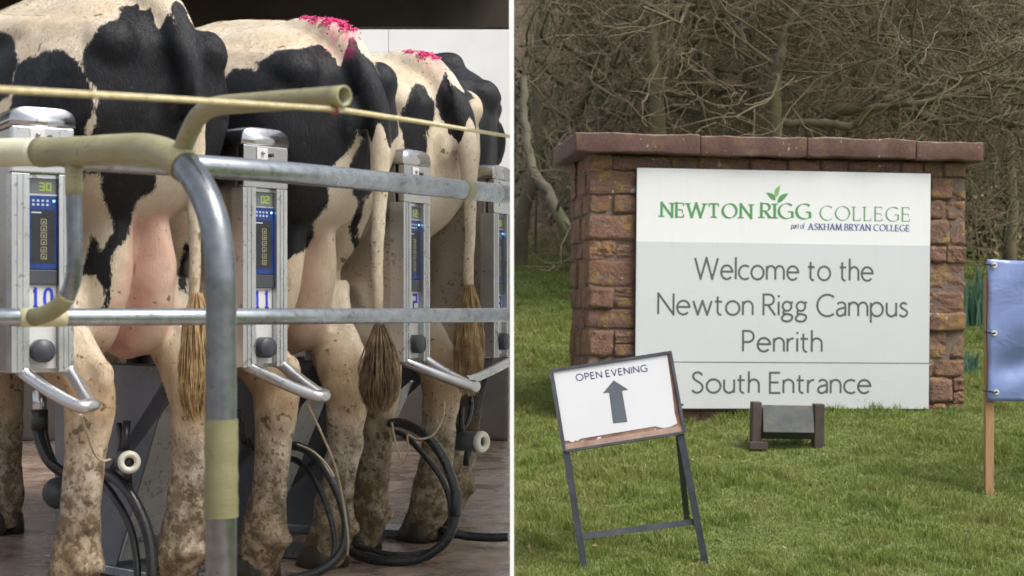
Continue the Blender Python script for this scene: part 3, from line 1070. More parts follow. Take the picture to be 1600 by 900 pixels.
    if cfg.get("paint") and cfg["paint"][2] == "pink_paint":
        a_, b__ = cfg["paint"][:2]
        paint = sstep(a_ - .05, a_ + .02, x) * sstep(b__ + .02, b__ - .04, x) * sstep(0.040, 0.010, np.abs(y)) * 0.85 * sstep(1.36, 1.41, z) * (~(tail_mask & (z < 1.385)))
    for nm, arr in (("patch", patch), ("pink", pink), ("dirt", dirt), ("tan", tan), ("paint", paint)):
        at_ = body.attributes.new(nm, "FLOAT", "POINT")
        at_.data.foreach_set("value", arr.astype(np.float32))
    body.vertices.foreach_set("co", Vb.astype(np.float32).ravel())
    body.update()
    body.materials.clear()
    body.materials.append(M["coat"])
    ob = link("body", body, None, root)
    # the whole animal stays on its own side of the partition
    ca_, sa_ = math.cos(root.rotation_euler.z), math.sin(root.rotation_euler.z)
    mx_ = float((Vb[:, 0] * ca_ - Vb[:, 1] * sa_).max()) * cfg.get("scale", 1.0) + root.location.x
    if mx_ > -0.022:
        root.location.x -= mx_ + 0.022

    def bent(p):
        return Vector(bend_xy(np.array([[p[0], p[1], p[2]]]), cfg.get("bend", 0.0))[0])

    # short hair lying down and backwards over the hide
    body.calc_loop_triangles()
    nt_ = len(body.loop_triangles)
    tri = np.empty(nt_ * 3, np.int32)
    body.loop_triangles.foreach_get("vertices", tri)
    tri = tri.reshape(-1, 3)
    nrm = np.empty(nv * 3, np.float32)
    body.vertices.foreach_get("normal", nrm)
    nrm = nrm.reshape(-1, 3)
    A3, B3, C3 = Vb[tri[:, 0]], Vb[tri[:, 1]], Vb[tri[:, 2]]
    ar = np.linalg.norm(np.cross(B3 - A3, C3 - A3), axis=1)
    ar = ar * (x[tri[:, 0]] < 0.75) * (pink[tri[:, 0]] < 0.22)
    g = np.random.default_rng(50 + name_idx)
    nh = cfg.get("fur", 90000)
    ti = np.searchsorted(np.cumsum(ar) / ar.sum(), g.random(nh))
    ti = np.clip(ti, 0, nt_ - 1)
    r1, r2 = np.sqrt(g.random(nh)), g.random(nh)
    w0, w1, w2 = (1 - r1)[:, None], (r1 * (1 - r2))[:, None], (r1 * r2)[:, None]
    Ph = A3[ti] * w0 + B3[ti] * w1 + C3[ti] * w2
    Nh = nrm[tri[ti, 0]] * w0 + nrm[tri[ti, 1]] * w1 + nrm[tri[ti, 2]] * w2
    Nh /= np.linalg.norm(Nh, axis=1)[:, None] + 1e-9
    fl_ = np.array([-0.45, 0.0, -1.0]) + g.normal(0, .22, (nh, 3)) + 0.35 * np.stack([np.sin(Ph[:, 2] * 9 + Ph[:, 0] * 7), np.sin(Ph[:, 0] * 11), np.zeros(nh)], 1)
    fl_ = fl_ - Nh * (fl_ * Nh).sum(1)[:, None]
    fl_ /= np.linalg.norm(fl_, axis=1)[:, None] + 1e-9
    wd_ = np.cross(Nh, fl_)
    ln_ = g.uniform(.007, .014, nh)[:, None] * np.where(dt[tri[ti, 0]] < 0.05, 0.6, 1.0)[:, None]
    hw_ = g.uniform(.0004, .0008, nh)[:, None]
    tipv = Ph + fl_ * ln_ + Nh * ln_ * g.uniform(.10, .34, nh)[:, None]
    hv = np.stack([Ph - wd_ * hw_, Ph + wd_ * hw_, tipv], 1).reshape(-1, 3)
    hm = fast_mesh("coat_hair", hv, None, np.arange(nh * 3).reshape(-1, 3), smooth=False)
    for nm, arr in (("patch", patch), ("pink", pink), ("dirt", dirt), ("tan", tan), ("paint", paint)):
        val = arr[tri[ti, 0]] * w0[:, 0] + arr[tri[ti, 1]] * w1[:, 0] + arr[tri[ti, 2]] * w2[:, 0]
        at_ = hm.attributes.new(nm, "FLOAT", "POINT")
        at_.data.foreach_set("value", np.repeat(val, 3).astype(np.float32))
    ho = link("coat_hair", hm, M["coat"], root)
    ho["kind"] = "stuff"

    # hooves: two claws each
    for key, xx, yy in (("hl", 0.06, 0.138), ("hr", 0.06, -0.138), ("fl", 1.40, 0.14), ("fr", 1.40, -0.14)):
        ox, oy = cfg.get(key, (0, 0))
        b = MB()
        for q in (-1, 1):
            rg = []
            for zz, fx, bx, w in ((0.003, 0.085, -0.062, 0.031), (0.03, 0.068, -0.060, 0.031), (0.062, 0.040, -0.055, 0.028), (0.075, 0.02, -0.045, 0.020)):
                ring = []
                for k in range(14):
                    a = 2 * math.pi * k / 14
                    ca, sa = math.cos(a), math.sin(a)
                    px = (fx if ca > 0 else -bx) * ca
                    ring.append(bent((xx + ox + px, yy + oy + q * 0.032 + w * sa * (1 - 0.35 * max(ca, 0)), zz)))
                rg.append(ring)
            b.rings(rg)
        b.build("hoof", M["hoof"], root)
    # eyes
    for s in (-1, 1):
        b = MB()
        b.ellipsoid(bent((2.15, 0.098 * s, 1.17)), (0.022, 0.018, 0.022), 12, 8)
        b.build("eye", M["rubber"], root)
    # tail switch: a mass of strands
    b = MB()
    rr = random.Random(11 + name_idx)
    ty = cfg.get("tail", -0.04)
    zt, zb = cfg.get("switch", (0.80, 0.44))
    for k in range(cfg.get("strands", 620)):
        a = rr.uniform(0, 2 * math.pi)
        f = rr.random()
        z0 = zt - (zt - zb) * 0.60 * f ** 1.3
        r0 = 0.013 * (1 - .3 * f)
        spread = cfg.get("spread", 0.034) * math.sqrt(rr.random())
        ln = (z0 - zb) * rr.uniform(0.72, 1.06)
        lock = mnoise.noise((math.cos(a) * 1.7, math.sin(a) * 1.7, 3 * f + name_idx)) * 0.02
        p0 = Vector((-0.203 + cfg.get("tuck", 0.0) + r0 * math.cos(a), ty + r0 * math.sin(a), z0))
        sw, sw2 = rr.uniform(-.008, .008) + lock, rr.uniform(-.008, .008) - lock
        p1 = p0 + Vector((spread * .60 * math.cos(a) + sw * .6, spread * .60 * math.sin(a) + sw2 * .6, -ln * .33))
        p2 = p0 + Vector((spread * .95 * math.cos(a) - sw * .4, spread * .95 * math.sin(a) - sw2 * .4, -ln * .70))
        p3 = p0 + Vector((spread * .35 * math.cos(a) + sw, spread * .35 * math.sin(a) + sw2, -ln))
        pts = [bent(p) for p in catmull([p0, p1, p2, p3], 3)]
        b.tube(pts, [0.0019 - 0.0013 * i / 9 for i in range(len(pts))], 3, False)
    sw_o = b.build("tail_switch", M[cfg.get("hair", "hair_dark")], root)
    sw_o["kind"] = "stuff"
    # tail paint: tufts of dyed hair on the tailhead
    if cfg.get("paint"):
        x0, x1, mat_key, cnt = cfg["paint"]
        b = MB()
        for k in range(cnt):
            xx = rr.uniform(x0, x1)
            yy = rr.gauss(0.0, 0.017)
            nb = (np.abs(x - xx) < 0.016) & (np.abs(y - yy) < 0.016) & (z > 1.2)
            if not nb.any():
                continue
            zz = z[nb].max() - 0.007
            p0 = Vector((xx, yy, zz))
            cl = 1.6 * mnoise.noise((xx * 34, yy * 34, 3.0))
            if cl < -0.25:
                continue
            d = Vector((rr.uniform(-1, .4), rr.uniform(-.9, .9), rr.uniform(.4, 1.1) * (1 + cl))) * 0.0055
            b.tube([bent(p0), bent(p0 + d * .6), bent(p0 + d + Vector((rr.uniform(-.008, .008), rr.uniform(-.008, .008), 0)))], [0.0030, 0.0028, 0.0010], 3, False)
        po = b.build("tail_paint", M[mat_key], root)
        po["kind"] = "stuff"
    return root


def vdir(loc, head):
    v = Vector((loc[0], loc[1])).normalized()
    e = Vector((v.y, -v.x))                       # to the viewer's right, horizontal
    h = Vector(head).normalized()
    l = Vector((-h.y, h.x))
    return (e.dot(h), e.dot(l))


#COWS_BEGIN
COWS = [
    ((-0.908, 3.95), (-0.70, 0.71), dict(tailblack=(1.13, 1.42), rw=0.84, udder=1.12, pinkness=0.70, whiteside=0.095, tail=-0.030, hair="hair_gold", switch=(0.76, 0.47), hl=(0.0, 0.02), hr=(0.02, -0.01)),
     "nearest black and cream cow, behind stall unit 10, with broad black rump and pink udder"),
    ((-0.545, 4.40), (-0.72, 0.69), dict(tailblack=(1.16, 1.40), pinkness=0.16, tail=-0.068, hair="hair_dark", switch=(0.685, 0.455), spread=0.046, hl=(-0.01, 0.012), hr=(0.04, 0.01), paint=(-0.15, 0.02, "pink_paint", 800)),
     "cow with a cream back above a black side and bright pink paint on its tailhead"),
    ((-0.325, 4.95), (-0.74, 0.67), dict(tailblack=(1.25, 1.385), pinkness=0.35, tail=-0.068, hair="hair_gold", switch=(0.80, 0.48), spread=0.038, hr=(0.0, 0.012), paint=(-0.13, 0.0, "pink_paint", 380)),
     "mostly cream cow with one upright black patch on its thigh, pink paint along its spine"),
    ((-0.150, 5.64), (-1.0, 0.0), dict(allblack=True, pinkness=0.0, tail=0.05, tuck=0.095, scale=1.04, square=0.05, hair="hair_dark", bend=-0.65, hl=(-0.03, 0.0), hr=(-0.02, 0.0), switch=(0.78, 0.5), paint=(0.05, 0.10, "blue_paint", 60)),
     "glossy all black cow, farthest in the row, standing side-on"),
]
#COWS_END
for i, (loc, head, cfg, lab) in enumerate(COWS):
    cfg["view"] = vdir(loc, head)
    cow(i, loc, head, cfg, lab)

# ------------------------------------------------------------------ front gate of bent tube, rails, cord
gate = empty("tube_gate", (0, 0, 0), 0, "bent tubular gate frame wrapped in yellow tape, its post standing nearest to the viewer", "gate")
d0 = 2.55


def seg(name, pts, r, mat, parent, n=20, caps=True):
    b = MB()
    b.tube(pts, r, n, caps)
    return b.build(name, mat, parent)


loop = catmull([at(-40, 238, 2.98), at(30, 238, 2.95), at(120, 237, 2.86), at(215, 233, 2.74), at(268, 245, 2.66), at(308, 283, 2.60), at(334, 345, 2.565), at(344, 420, 2.55), at(345.5, 500, 2.55), at(345.5, 660, 2.55)], 8)
loop.append(Vector((loop[-1].x, loop[-1].y, 0.002)))
seg("frame_tube", loop, 0.0243, M["galv_dark"], gate)
tl = [p for p in loop if p.x < at(292, 0, 2.62).x + 1e-4]
k58 = next(i for i, p in enumerate(tl) if p.x > at(58, 0, 2.92).x)


def wrap(pts, r0, amp=0.0012, sd=1):
    rr = random.Random(sd)
    return [r0 + amp * rr.uniform(-0.6, 1) for _ in pts]


def resample(pts, step=0.012):
    out = [pts[0].copy()]
    for a, b_ in zip(pts[:-1], pts[1:]):
        L = (b_ - a).length
        n = max(1, int(L / step))
        for k in range(1, n + 1):
            out.append(a.lerp(b_, k / n))
    return out


t1 = resample(tl[:k58 + 1])
seg("tape_wrap", t1, wrap(t1, 0.0258, .0004), rough_mat("pale_yellow_tape", (0.50, 0.48, 0.32), (0.62, 0.61, 0.46), 10, 0.4, 0, 0.1), gate)
t2 = resample(tl[k58:])
seg("tape_wrap", t2, wrap(t2, 0.0266, .0008, 2), M["tape"], gate)
pz = resample([at(345.5, 655, 2.55), at(345.5, 808, 2.55)])
seg("tape_wrap", pz, wrap(pz, 0.0262, .0009, 3), M["tape_olive"], gate, 20, False)
# branch with the open end
br = catmull([at(284, 236, 2.64), at(297, 205, 2.62), at(312, 180, 2.60), at(338, 166, 2.56), at(400, 160, 2.50), at(470, 155, 2.42), at(538, 150, 2.36)], 8)
seg("branch_tube", br, 0.0155, M["tape"], gate, 20, False)
bb = MB()
e0, e1 = br[-1], br[-2]
ax = (e0 - e1).normalized()
bb.lathe([(0.0155, -0.03), (0.0158, 0.0), (0.0125, 0.0006), (0.0120, -0.05), (0.0, -0.051)], e0, ax, 24)
bb.build("open_end", M["tape"], gate)
# return tube down to the middle rail
rt = catmull([at(115, 250, 2.865), at(116, 330, 2.865), at(117, 400, 2.865), at(113, 442, 2.87), at(98, 472, 2.88), at(75, 489, 2.90), at(52, 496, 2.92)], 8)
seg("return_tube", rt, 0.0145, M["galv_dark"], gate)
ta = resample([at(115.2, 256, 2.865), at(116, 304, 2.865)])
seg("tape_wrap", ta, wrap(ta, 0.0158, .0006, 4), M["tape"], gate)
i0 = next(i for i, p in enumerate(rt) if p.z < at(0, 462, 2.875).z)
tb = resample(rt[i0:])
seg("tape_wrap", tb, wrap(tb, 0.0158, .0006, 5), M["tape"], gate)

up = catmull([at(100, 243, 2.955), at(150, 249, 2.99), at(400, 266, 3.20), at(600, 284, 3.50), at(790.5, 303.2, 3.83)], 8)
upper = empty("upper_rail", (0, 0, 0), 0, "upper galvanised rail sloping past the cows behind the gate loop", "rail")
seg("rail_tube", up, 0.0222, M["galv"], upper)
tp_ = [p for p in resample(up, 0.02) if at(712, 0, 3.66).x < p.x < at(742, 0, 3.72).x]
seg("tape_band", tp_, 0.0228, M["tape"], upper)
md_ = catmull([at(-60, 496, 2.82), at(0, 496, 2.90), at(150, 495.5, 3.0), at(400, 494.5, 3.20), at(600, 493.5, 3.5), at(791.5, 492, 3.83)], 8)
middle = empty("middle_rail", (0, 0, 0), 0, "thin level galvanised rail crossing in front of the udders", "rail")
seg("rail_tube", md_, 0.0164, M["galv"], middle)
tq = [p for p in resample(md_, 0.012) if at(18, 0, 2.92).x < p.x < at(108, 0, 2.97).x]
seg("tape_band", tq, wrap(tq, 0.0172, .0005, 6), rough_mat("cream_tape", (0.50, 0.46, 0.27), (0.60, 0.57, 0.38), 12, 0.45, 0, 0.1), middle)
for px_, dd in ((-45, 2.84),):
    b = MB()
    p = at(px_, 496, dd)
    b.tube([(p.x, p.y + 0.04, 0.002), (p.x, p.y + 0.04, 1.05)], 0.024, 16)
    b.build("rail_post", M["galv"], middle)

cord = empty("pale_cord", (0, 0, 0), 0, "taut pale cord stretched across the cows with a small red knot", "cord")
kn = at(527, 171, 2.375)
b = MB()
b.tube([at(-40, 137, 1.70), at(0, 140, 1.75), at(260, 154, 2.06), kn], 0.0040, 10)
b.tube([kn, at(660, 191, 3.0), at(796, 213, 3.9)], 0.0042, 10)
b.build("cord_line", M["rope"], cord)
b = MB()
b.ellipsoid(kn + Vector((-0.004, -0.002, 0)), (0.0085, 0.0075, 0.0075), 14, 10)
b.build("red_bead", M["knot_red"], cord)
b = MB()
b.ellipsoid(kn + Vector((0.006, -0.002, 0.001)), (0.006, 0.007, 0.007), 12, 8)
b.build("white_bead", M["white_plastic"], cord)

# ------------------------------------------------------------------ milking hoses, clusters, twine


def hose(name, pts, r, label, mat="hose", group="milking hoses on the floor"):
    b = MB()
    b.tube(catmull(pts, 8), r, 12)
    o = b.build(name, M[mat])
    return tag(o, label, "hose" if mat == "hose" else "twine", group)


H = [
    ("thick black hose curving down beside the nearest cow's hind leg", 0.0145,
     [at(58, 640, 4.35), at(60, 680, 4.35), at(78, 722, 4.33), at(112, 742, 4.32), at(160, 738, 4.16), at(196, 762, 4.08), at(224, 812, 4.05), at(236, 860, 4.04), at(238, 920, 4.03)]),
    ("thinner black hose inside the loop beside the nearest cow's hind leg", 0.0095,
     [at(66, 650, 4.37), at(75, 700, 4.36), at(98, 740, 4.34), at(150, 748, 4.2), at(178, 776, 4.12), at(204, 826, 4.08), at(214, 880, 4.06), at(214, 925, 4.05)]),
    ("thick black hose looping in front of the pink painted cow's legs", 0.0125,
     [at(376, 660, 4.35), at(385, 690, 4.36), at(420, 704, 4.5), at(464, 697, 4.42), at(500, 722, 4.34), at(528, 770, 4.30), at(541, 820, 4.28), at(533, 862, 4.26), at(500, 892, 4.24), at(450, 906, 4.24)]),
    ("thinner black hose inside the loop at the pink painted cow's legs", 0.0085,
     [at(372, 640, 4.37), at(380, 680, 4.38), at(425, 712, 4.52), at(464, 720, 4.44), at(492, 752, 4.37), at(514, 800, 4.33), at(524, 850, 4.31), at(514, 888, 4.29)]),
    ("broad ring of black hose by the mostly cream cow's hind foot", 0.0140,
     [at(596, 668, 4.9), at(622, 660, 4.72), at(662, 678, 4.62), at(694, 718, 4.58), at(712, 772, 4.56), at(711, 812, 4.55), at(692, 850, 4.55), at(652, 874, 4.56), at(600, 876, 4.58), at(560, 868, 4.62), at(545, 858, 4.64)]),
    ("thin black hose crossing inside the broad ring by the mostly cream cow", 0.0085,
     [at(600, 676, 4.93), at(626, 678, 4.76), at(660, 708, 4.68), at(690, 748, 4.64), at(704, 790, 4.62), at(700, 838, 4.60), at(670, 862, 4.6), at(610, 866, 4.62), at(556, 852, 4.66)]),
    ("black hose lying along the floor past the far hooves", 0.0135,
     [at(676, 822, 5.1), at(700, 832, 5.02), at(735, 838, 5.0), at(770, 840, 4.98), at(795, 839, 4.97)]),
    ("short black hose hanging behind the far white ringed cylinder", 0.0085,
     [at(702, 600, 5.2), at(696, 640, 5.18), at(706, 664, 5.16), at(728, 662, 5.15), at(736, 630, 5.16), at(726, 590, 5.2)]),
    ("short stiff black hose dropping to the near white ringed cylinder", 0.0080,
     [at(186, 662, 4.3), at(190, 690, 4.28), at(184, 716, 4.26), at(172, 738, 4.24)]),
]
for lab, r, pts in H:
    hose("milk_hose", pts, r, lab)
b = MB()
bp = [at(712.3, 766, 4.56), at(712.6, 786, 4.558), at(711.4, 808, 4.552)]
b.tube(bp, [0.0165, 0.0170, 0.0162], 14)
cl = b.build("hose_clip", M["rubber"])
tag(cl, "black tape clip binding the broad hose ring", "clip")

T = [("pale twine hanging from the kick rail of unit 11 down to the floor", 0.0030,
      [at(480, 630, 4.0), at(500, 672, 4.05), at(522, 724, 4.12), at(536, 782, 4.2), at(544, 840, 4.22), at(543, 868, 4.24)]),
     ("thin dirty twine hanging from the kick rail of unit 10", 0.0026,
      [at(126, 648, 3.5), at(138, 684, 3.6), at(148, 710, 3.66), at(160, 720, 3.7), at(172, 718, 3.75)]),
     ("short slack twine looping below the kick rail of the slim unit", 0.0030,
      [at(694, 626, 4.55), at(692, 652, 4.55), at(676, 680, 4.55), at(652, 686, 4.55), at(637, 680, 4.56), at(638, 704, 4.57), at(630, 724, 4.58), at(618, 690, 4.6), at(612, 660, 4.62)]),
     ("loose twine draped over the hose at the pink painted cow", 0.0026, [at(464, 694, 4.38), at(490, 706, 4.31), at(512, 728, 4.29), at(522, 745, 4.28)])]
for lab, r, pts in T:
    hose("twine", pts, r, lab, "twine", "loose twine on the stalls")


def cluster(px, py, d, R0, ax, lab):
    c = at(px, py, d)
    root = empty("milking_cluster", c, 0, lab, "milking cluster", "milking clusters under the cows")
    ax = Vector(ax).normalized()
    b = MB()
    b.lathe([(0.0, -0.10), (R0 * .8, -0.10), (R0 * .92, -0.085), (R0 * .92, -0.012), (R0 * .7, -0.01), (R0 * .7, 0.0)], (0, 0, 0), ax, 28)
    b.build("cylinder", M["grey_plastic"], root)
    b = MB()
    rg = []
    u = ax.orthogonal().normalized()
    w = ax.cross(u)
    for i in range(28):
        a = 2 * math.pi * i / 28
        dr = u * math.cos(a) + w * math.sin(a)
        rg.append([dr * (R0 * .70 + R0 * .30 * math.cos(2 * math.pi * k / 12)) + ax * (0.011 + 0.013 * math.sin(2 * math.pi * k / 12)) for k in range(12)])
    rg.append(rg[0])
    b.rings(rg, True, False)
    b.build("end_ring", M["white_plastic"], root)
    b = MB()
    b.tube([-ax * 0.07 + Vector((0, 0, R0 * .7)), -ax * 0.07 + Vector((0, 0.02, R0 * .7 + 0.08))], 0.010, 10)
    b.tube([-ax * 0.04 + Vector((0, 0, -R0 * .7)), -ax * 0.05 + Vector((0, 0.02, -R0 * .7 - 0.05))], 0.012, 10)
    b.tube([-ax * 0.09, -ax * 0.16 + Vector((0, 0.03, 0.01))], 0.016, 10)
    b.build("nozzle", M["rubber"], root)
    return root


cluster(201, 722, 4.05, 0.029, (0.35, -0.93, 0.05), "dark cylinder with a white end ring hanging beside the nearest cow's hind leg")
cluster(748, 690, 5.05, 0.034, (0.80, -0.60, 0.02), "grey cylinder with a white end ring below the all black cow")
# handle tube by the far unit and a pulsator pipe behind unit 10
b = MB()
b.tube(catmull([at(797 - 3, 566, 4.95), at(770, 578, 4.85), at(745, 589, 4.75), at(728, 594, 4.70)], 6), 0.0135, 14)
o = b.build("drop_rail", M["alu"])
tag(o, "short sloping tube below the farthest stall unit", "rail")
o = empty("pulsator_pipe", (0, 0, 0), 0, "upright steel pipe with a black rubber sleeve under stall unit 10", "pipe")
b = MB()
b.tube([at(62, 600, 4.3), at(62, 660, 4.3)], 0.019, 16)
b.build("steel_pipe", M["stainless"], o)
b = MB()
b.tube([at(62, 640, 4.3), at(62, 672, 4.3)], 0.022, 16)
b.build("sleeve", M["rubber"], o)
b = MB()
b.lathe([(0.0, -0.035), (0.036, -0.03), (0.045, 0.0), (0.036, 0.03), (0.0, 0.035)], at(92, 770, 4.5), (0.3, -0.9, 0.2), 20)
o = b.build("claw_bowl", M["grey_plastic"])
tag(o, "dark round claw bowl lying behind the nearest cow's hind leg", "bowl")

#RIGHT_PLACE
# ------------------------------------------------------------------ stone sign wall
WA, WROLL = R(7.0), R(0.5)
WX0, WY0 = (918 - 800) / F * 11.5, 11.5


def on_wall(px, py, proud=0.0):
    """(u, z) in the wall's own front plane for a photo position."""
    q = (px - 800) / F
    x0, y0 = WX0 + proud * math.sin(WA), WY0 - proud * math.cos(WA)
    u = (q * y0 - x0) / (math.cos(WA) - math.sin(WA) * q)
    d = y0 + u * math.sin(WA)
    return u, EYE + (496 - py) / F * d + u * math.tan(WROLL)


def stone_mat(name, coping=False):
    t = NT(name)
    r = t.rand()
    comb = t.n("ShaderNodeCombineXYZ")
    for k in range(3):
        t.l(t.math("MULTIPLY", r, 37.0 + 11 * k), comb.inputs[k])
    geo = t.n("ShaderNodeNewGeometry")
    v = t.n("ShaderNodeVectorMath", operation="ADD")
    t.l(geo.outputs["Position"], v.inputs[0])
    t.l(comb.outputs[0], v.inputs[1])
    v = v.outputs[0]
    n = t.noise(7, 6, 0.65, vec=v)
    if coping:
        base = t.mix(t.ramp(n, [(0.3, 0.0), (0.7, 1.0)]), (0.075, 0.038, 0.031), (0.130, 0.070, 0.055))
    else:
        tone = t.ramp(r, [(0.0, (0.195, 0.084, 0.055)), (0.35, (0.25, 0.110, 0.073)), (0.7, (0.145, 0.068, 0.050)), (1.0, (0.255, 0.130, 0.09))])
        base = t.mix(t.ramp(n, [(0.3, 0.0), (0.68, 0.9)]), tone, (0.095, 0.06, 0.043))
    grain = t.noise(60, 4, 0.7, vec=v)
    base = t.mix(t.ramp(grain, [(0.35, 0.0), (0.75, 0.6)]), base, (0.34, 0.215, 0.15) if not coping else (0.16, 0.095, 0.082))
    yl = t.ramp(t.noise(9.5, 5, 0.6, vec=v), [(0.52, 0.0), (0.60, 1.0)])
    yl = t.math("MULTIPLY", yl, t.ramp(t.noise(45, 4, 0.7, vec=v), [(0.40, 0.1), (0.60, 0.8)]))
    base = t.mix(yl if not coping else t.math("MULTIPLY", yl, 0.25), base, (0.33, 0.22, 0.045))
    wh = t.ramp(t.noise(24, 3, 0.5, vec=v), [(0.685, 0.0), (0.715, 0.85)])
    base = t.mix(wh, base, (0.42, 0.38, 0.33))
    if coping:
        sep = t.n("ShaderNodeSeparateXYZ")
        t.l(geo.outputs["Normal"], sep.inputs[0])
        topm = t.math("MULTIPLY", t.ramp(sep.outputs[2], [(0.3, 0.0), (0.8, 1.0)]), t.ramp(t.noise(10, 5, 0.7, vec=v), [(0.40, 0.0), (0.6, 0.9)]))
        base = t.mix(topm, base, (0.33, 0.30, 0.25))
    t.set(Base_Color=base, Roughness=0.88)
    h = t.math("ADD", t.noise(16, 6, 0.7, vec=v), t.math("MULTIPLY", grain, 0.35))
    t.bump(h, 1.0 if not coping else 0.5, 0.03 if not coping else 0.012)
    return t.m


M["stone"] = stone_mat("red_sandstone")
M["coping"] = stone_mat("weathered_coping_sandstone", True)
M["mortar"] = rough_mat("old_mortar", (0.11, 0.078, 0.058), (0.20, 0.148, 0.115), 9, 0.95, 0, 0.6, 60, 0.01)

wall = empty("stone_wall", (WX0, WY0, 0), 0, "red sandstone block wall with yellow lichen and a projecting coping, behind the white sign", "wall")
wall.rotation_euler = (0, WROLL, WA)
uR = on_wall(1507, 500)[0]
TOPZ = on_wall(918, 241)[1]
BOTZ = -0.25
DEP = 0.80
b = MB()
b.box((0.009, 0.009, BOTZ), (uR - 0.009, DEP - 0.03, TOPZ - 0.003))
b.build("mortar_core", M["mortar"], wall)
bu0, bz1 = on_wall(992, 262, .05)
bu1, bz0 = on_wall(1451, 639, .05)


def rough_block(seed, rag=0.10, cuts=3):
    bm = bmesh.new()
    bmesh.ops.create_cube(bm, size=1.0)
    bmesh.ops.subdivide_edges(bm, edges=bm.edges[:], cuts=cuts, use_grid_fill=True)
    for v in bm.verts:
        p = v.co.copy()
        e = sorted((abs(p.x), abs(p.y), abs(p.z)))
        if e[1] > 0.49:
            p *= 0.980
        if e[0] > 0.49:
            p *= 0.965
        q = Vector(p)
        nz = mnoise.noise_vector(q * 2.1 + Vector((seed * 9.1, 3, 1))) * 0.62 + mnoise.noise_vector(q * 5.7 + Vector((1, seed * 7.7, 5))) * 0.38
        v.co = p + Vector((nz.x * rag * .7, nz.y * rag * 0.9, nz.z * rag * 1.25))
    me = bpy.data.meshes.new("stone")
    bm.to_mesh(me)
    bm.free()
    me.polygons.foreach_set("use_smooth", [seed % 3 > 0] * len(me.polygons))
    me.materials.append(M["stone"])
    return me


BL = [rough_block(k, 0.115, 5) for k in range(14)]
sr = random.Random(5)


def stone(lo, hi):
    o = bpy.data.objects.new("stone", sr.choice(BL))
    COL.objects.link(o)
    o.parent = wall
    o.location = [(a + c) / 2 for a, c in zip(lo, hi)]
    o.scale = [c - a for a, c in zip(lo, hi)]
    if sr.random() < .5:
        o.rotation_euler = (math.pi, 0, 0)
    return o


z = BOTZ
course = 0
hs = [0.20, 0.15, 0.19, 0.135, 0.20, 0.145, 0.16, 0.20, 0.13, 0.19, 0.145, 0.16, 0.12]
tot = sum(hs)
hs = [h * (TOPZ - BOTZ) / tot for h in hs]
for ci, h in enumerate(hs):
    z1 = z + h
    u = 0.0
    first = True
    while u < uR - 0.02:
        w = sr.uniform(0.20, 0.46)
        if u > bu1 - 0.35:
            w = sr.uniform(0.12, 0.30)
        if first:
            w = 0.46 if ci % 2 else 0.20
            w += sr.uniform(-.04, .05)
        u1 = min(u + w, uR)
        if uR - u1 < 0.09:
            u1 = uR
        hidden = u > bu0 + 0.03 and u1 < bu1 - 0.03 and z > bz0 + 0.03 and z1 < bz1 - 0.03
        if not hidden:
            j = sr.uniform(-0.020, 0.010)
            if h > 0.155 and not first and sr.random() < .34:
                zm = z + h * sr.uniform(.42, .6)
                stone((u + .004, j, z + .004), (u1 - .004, 0.2, zm - .004))
                stone((u + .004, j + .008, zm + .004), (u1 - .004, 0.2, z1 - .004))
            else:
                stone((u + .004 - (0.0 if not first else 0.004), j, z + .004), (u1 - .004, 0.22 if not first else (0.30 if ci % 2 == 0 else 0.16), z1 - .004))
        first = False
        u = u1
    # end faces
    v = 0.30 if ci % 2 == 0 else 0.16
    while v < DEP - 0.05:
        v1 = v + sr.uniform(0.2, 0.34)
        if DEP - v1 < 0.14:
            v1 = DEP
        j = sr.uniform(-0.012, 0.012)
        stone((j - .002, v + .004, z + .004), (0.2, v1 - .004, z1 - .004))
        stone((uR - 0.2, v + .004, z + .004), (uR - j, v1 - .004, z1 - .004))
        v = v1
    z = z1
# coping stones
cu0, cu1 = -0.125, uR + 0.080
cz0, cz1 = TOPZ + 0.002, TOPZ + 0.138
edges = [cu0, cu0 + (cu1 - cu0) * .30, cu0 + (cu1 - cu0) * .56, cu0 + (cu1 - cu0) * .83, cu1]
for k in range(4):
    bm = bmesh.new()
    bmesh.ops.create_cube(bm, size=1.0)
    w = edges[k + 1] - edges[k] - 0.0012
    for v in bm.verts:
        v.co = Vector((v.co.x * w, v.co.y * (DEP + 0.24), v.co.z * (cz1 - cz0)))
    bmesh.ops.bevel(bm, geom=bm.edges[:], offset=0.012, segments=2, profile=.6, affect="EDGES")
    bmesh.ops.subdivide_edges(bm, edges=[e for e in bm.edges if e.calc_length() > 0.3], cuts=16, use_grid_fill=True)
    for v in bm.verts:
        p = v.co
        q = Vector((p.x * 5 + k * 3, p.y * 5, p.z * 9))
        v.co += Vector((0, mnoise.noise(q) * 0.013 + mnoise.noise(q * 3) * 0.006, mnoise.noise(q + Vector((9, 2, 4))) * 0.010 + mnoise.noise(q * 2.7 + Vector((1, 2, 3))) * 0.006))
    me = bpy.data.meshes.new("coping_stone")
    bm.to_mesh(me)
    bm.free()
    me.polygons.foreach_set("use_smooth", [True] * len(me.polygons))
    me.materials.append(M["coping"])
    o = bpy.data.objects.new("coping_stone", me)
    COL.objects.link(o)
    o.parent = wall
    o.location = ((edges[k] + edges[k + 1]) / 2, DEP / 2 - 0.0, (cz0 + cz1) / 2 + (0.001, -0.001, 0.001, -0.004)[k])
    o.rotation_euler = (sr.uniform(-.006, .006), 0, 0)

# ------------------------------------------------------------------ lettering: stroke alphabets built from centre lines


def A(cx, cy, rx, ry, a0, a1, n=None):
    n = n or max(6, int(abs(a1 - a0) / 12))
    return [(cx + rx * math.cos(R(a0 + (a1 - a0) * k / n)), cy + ry * math.sin(R(a0 + (a1 - a0) * k / n))) for k in range(n + 1)]


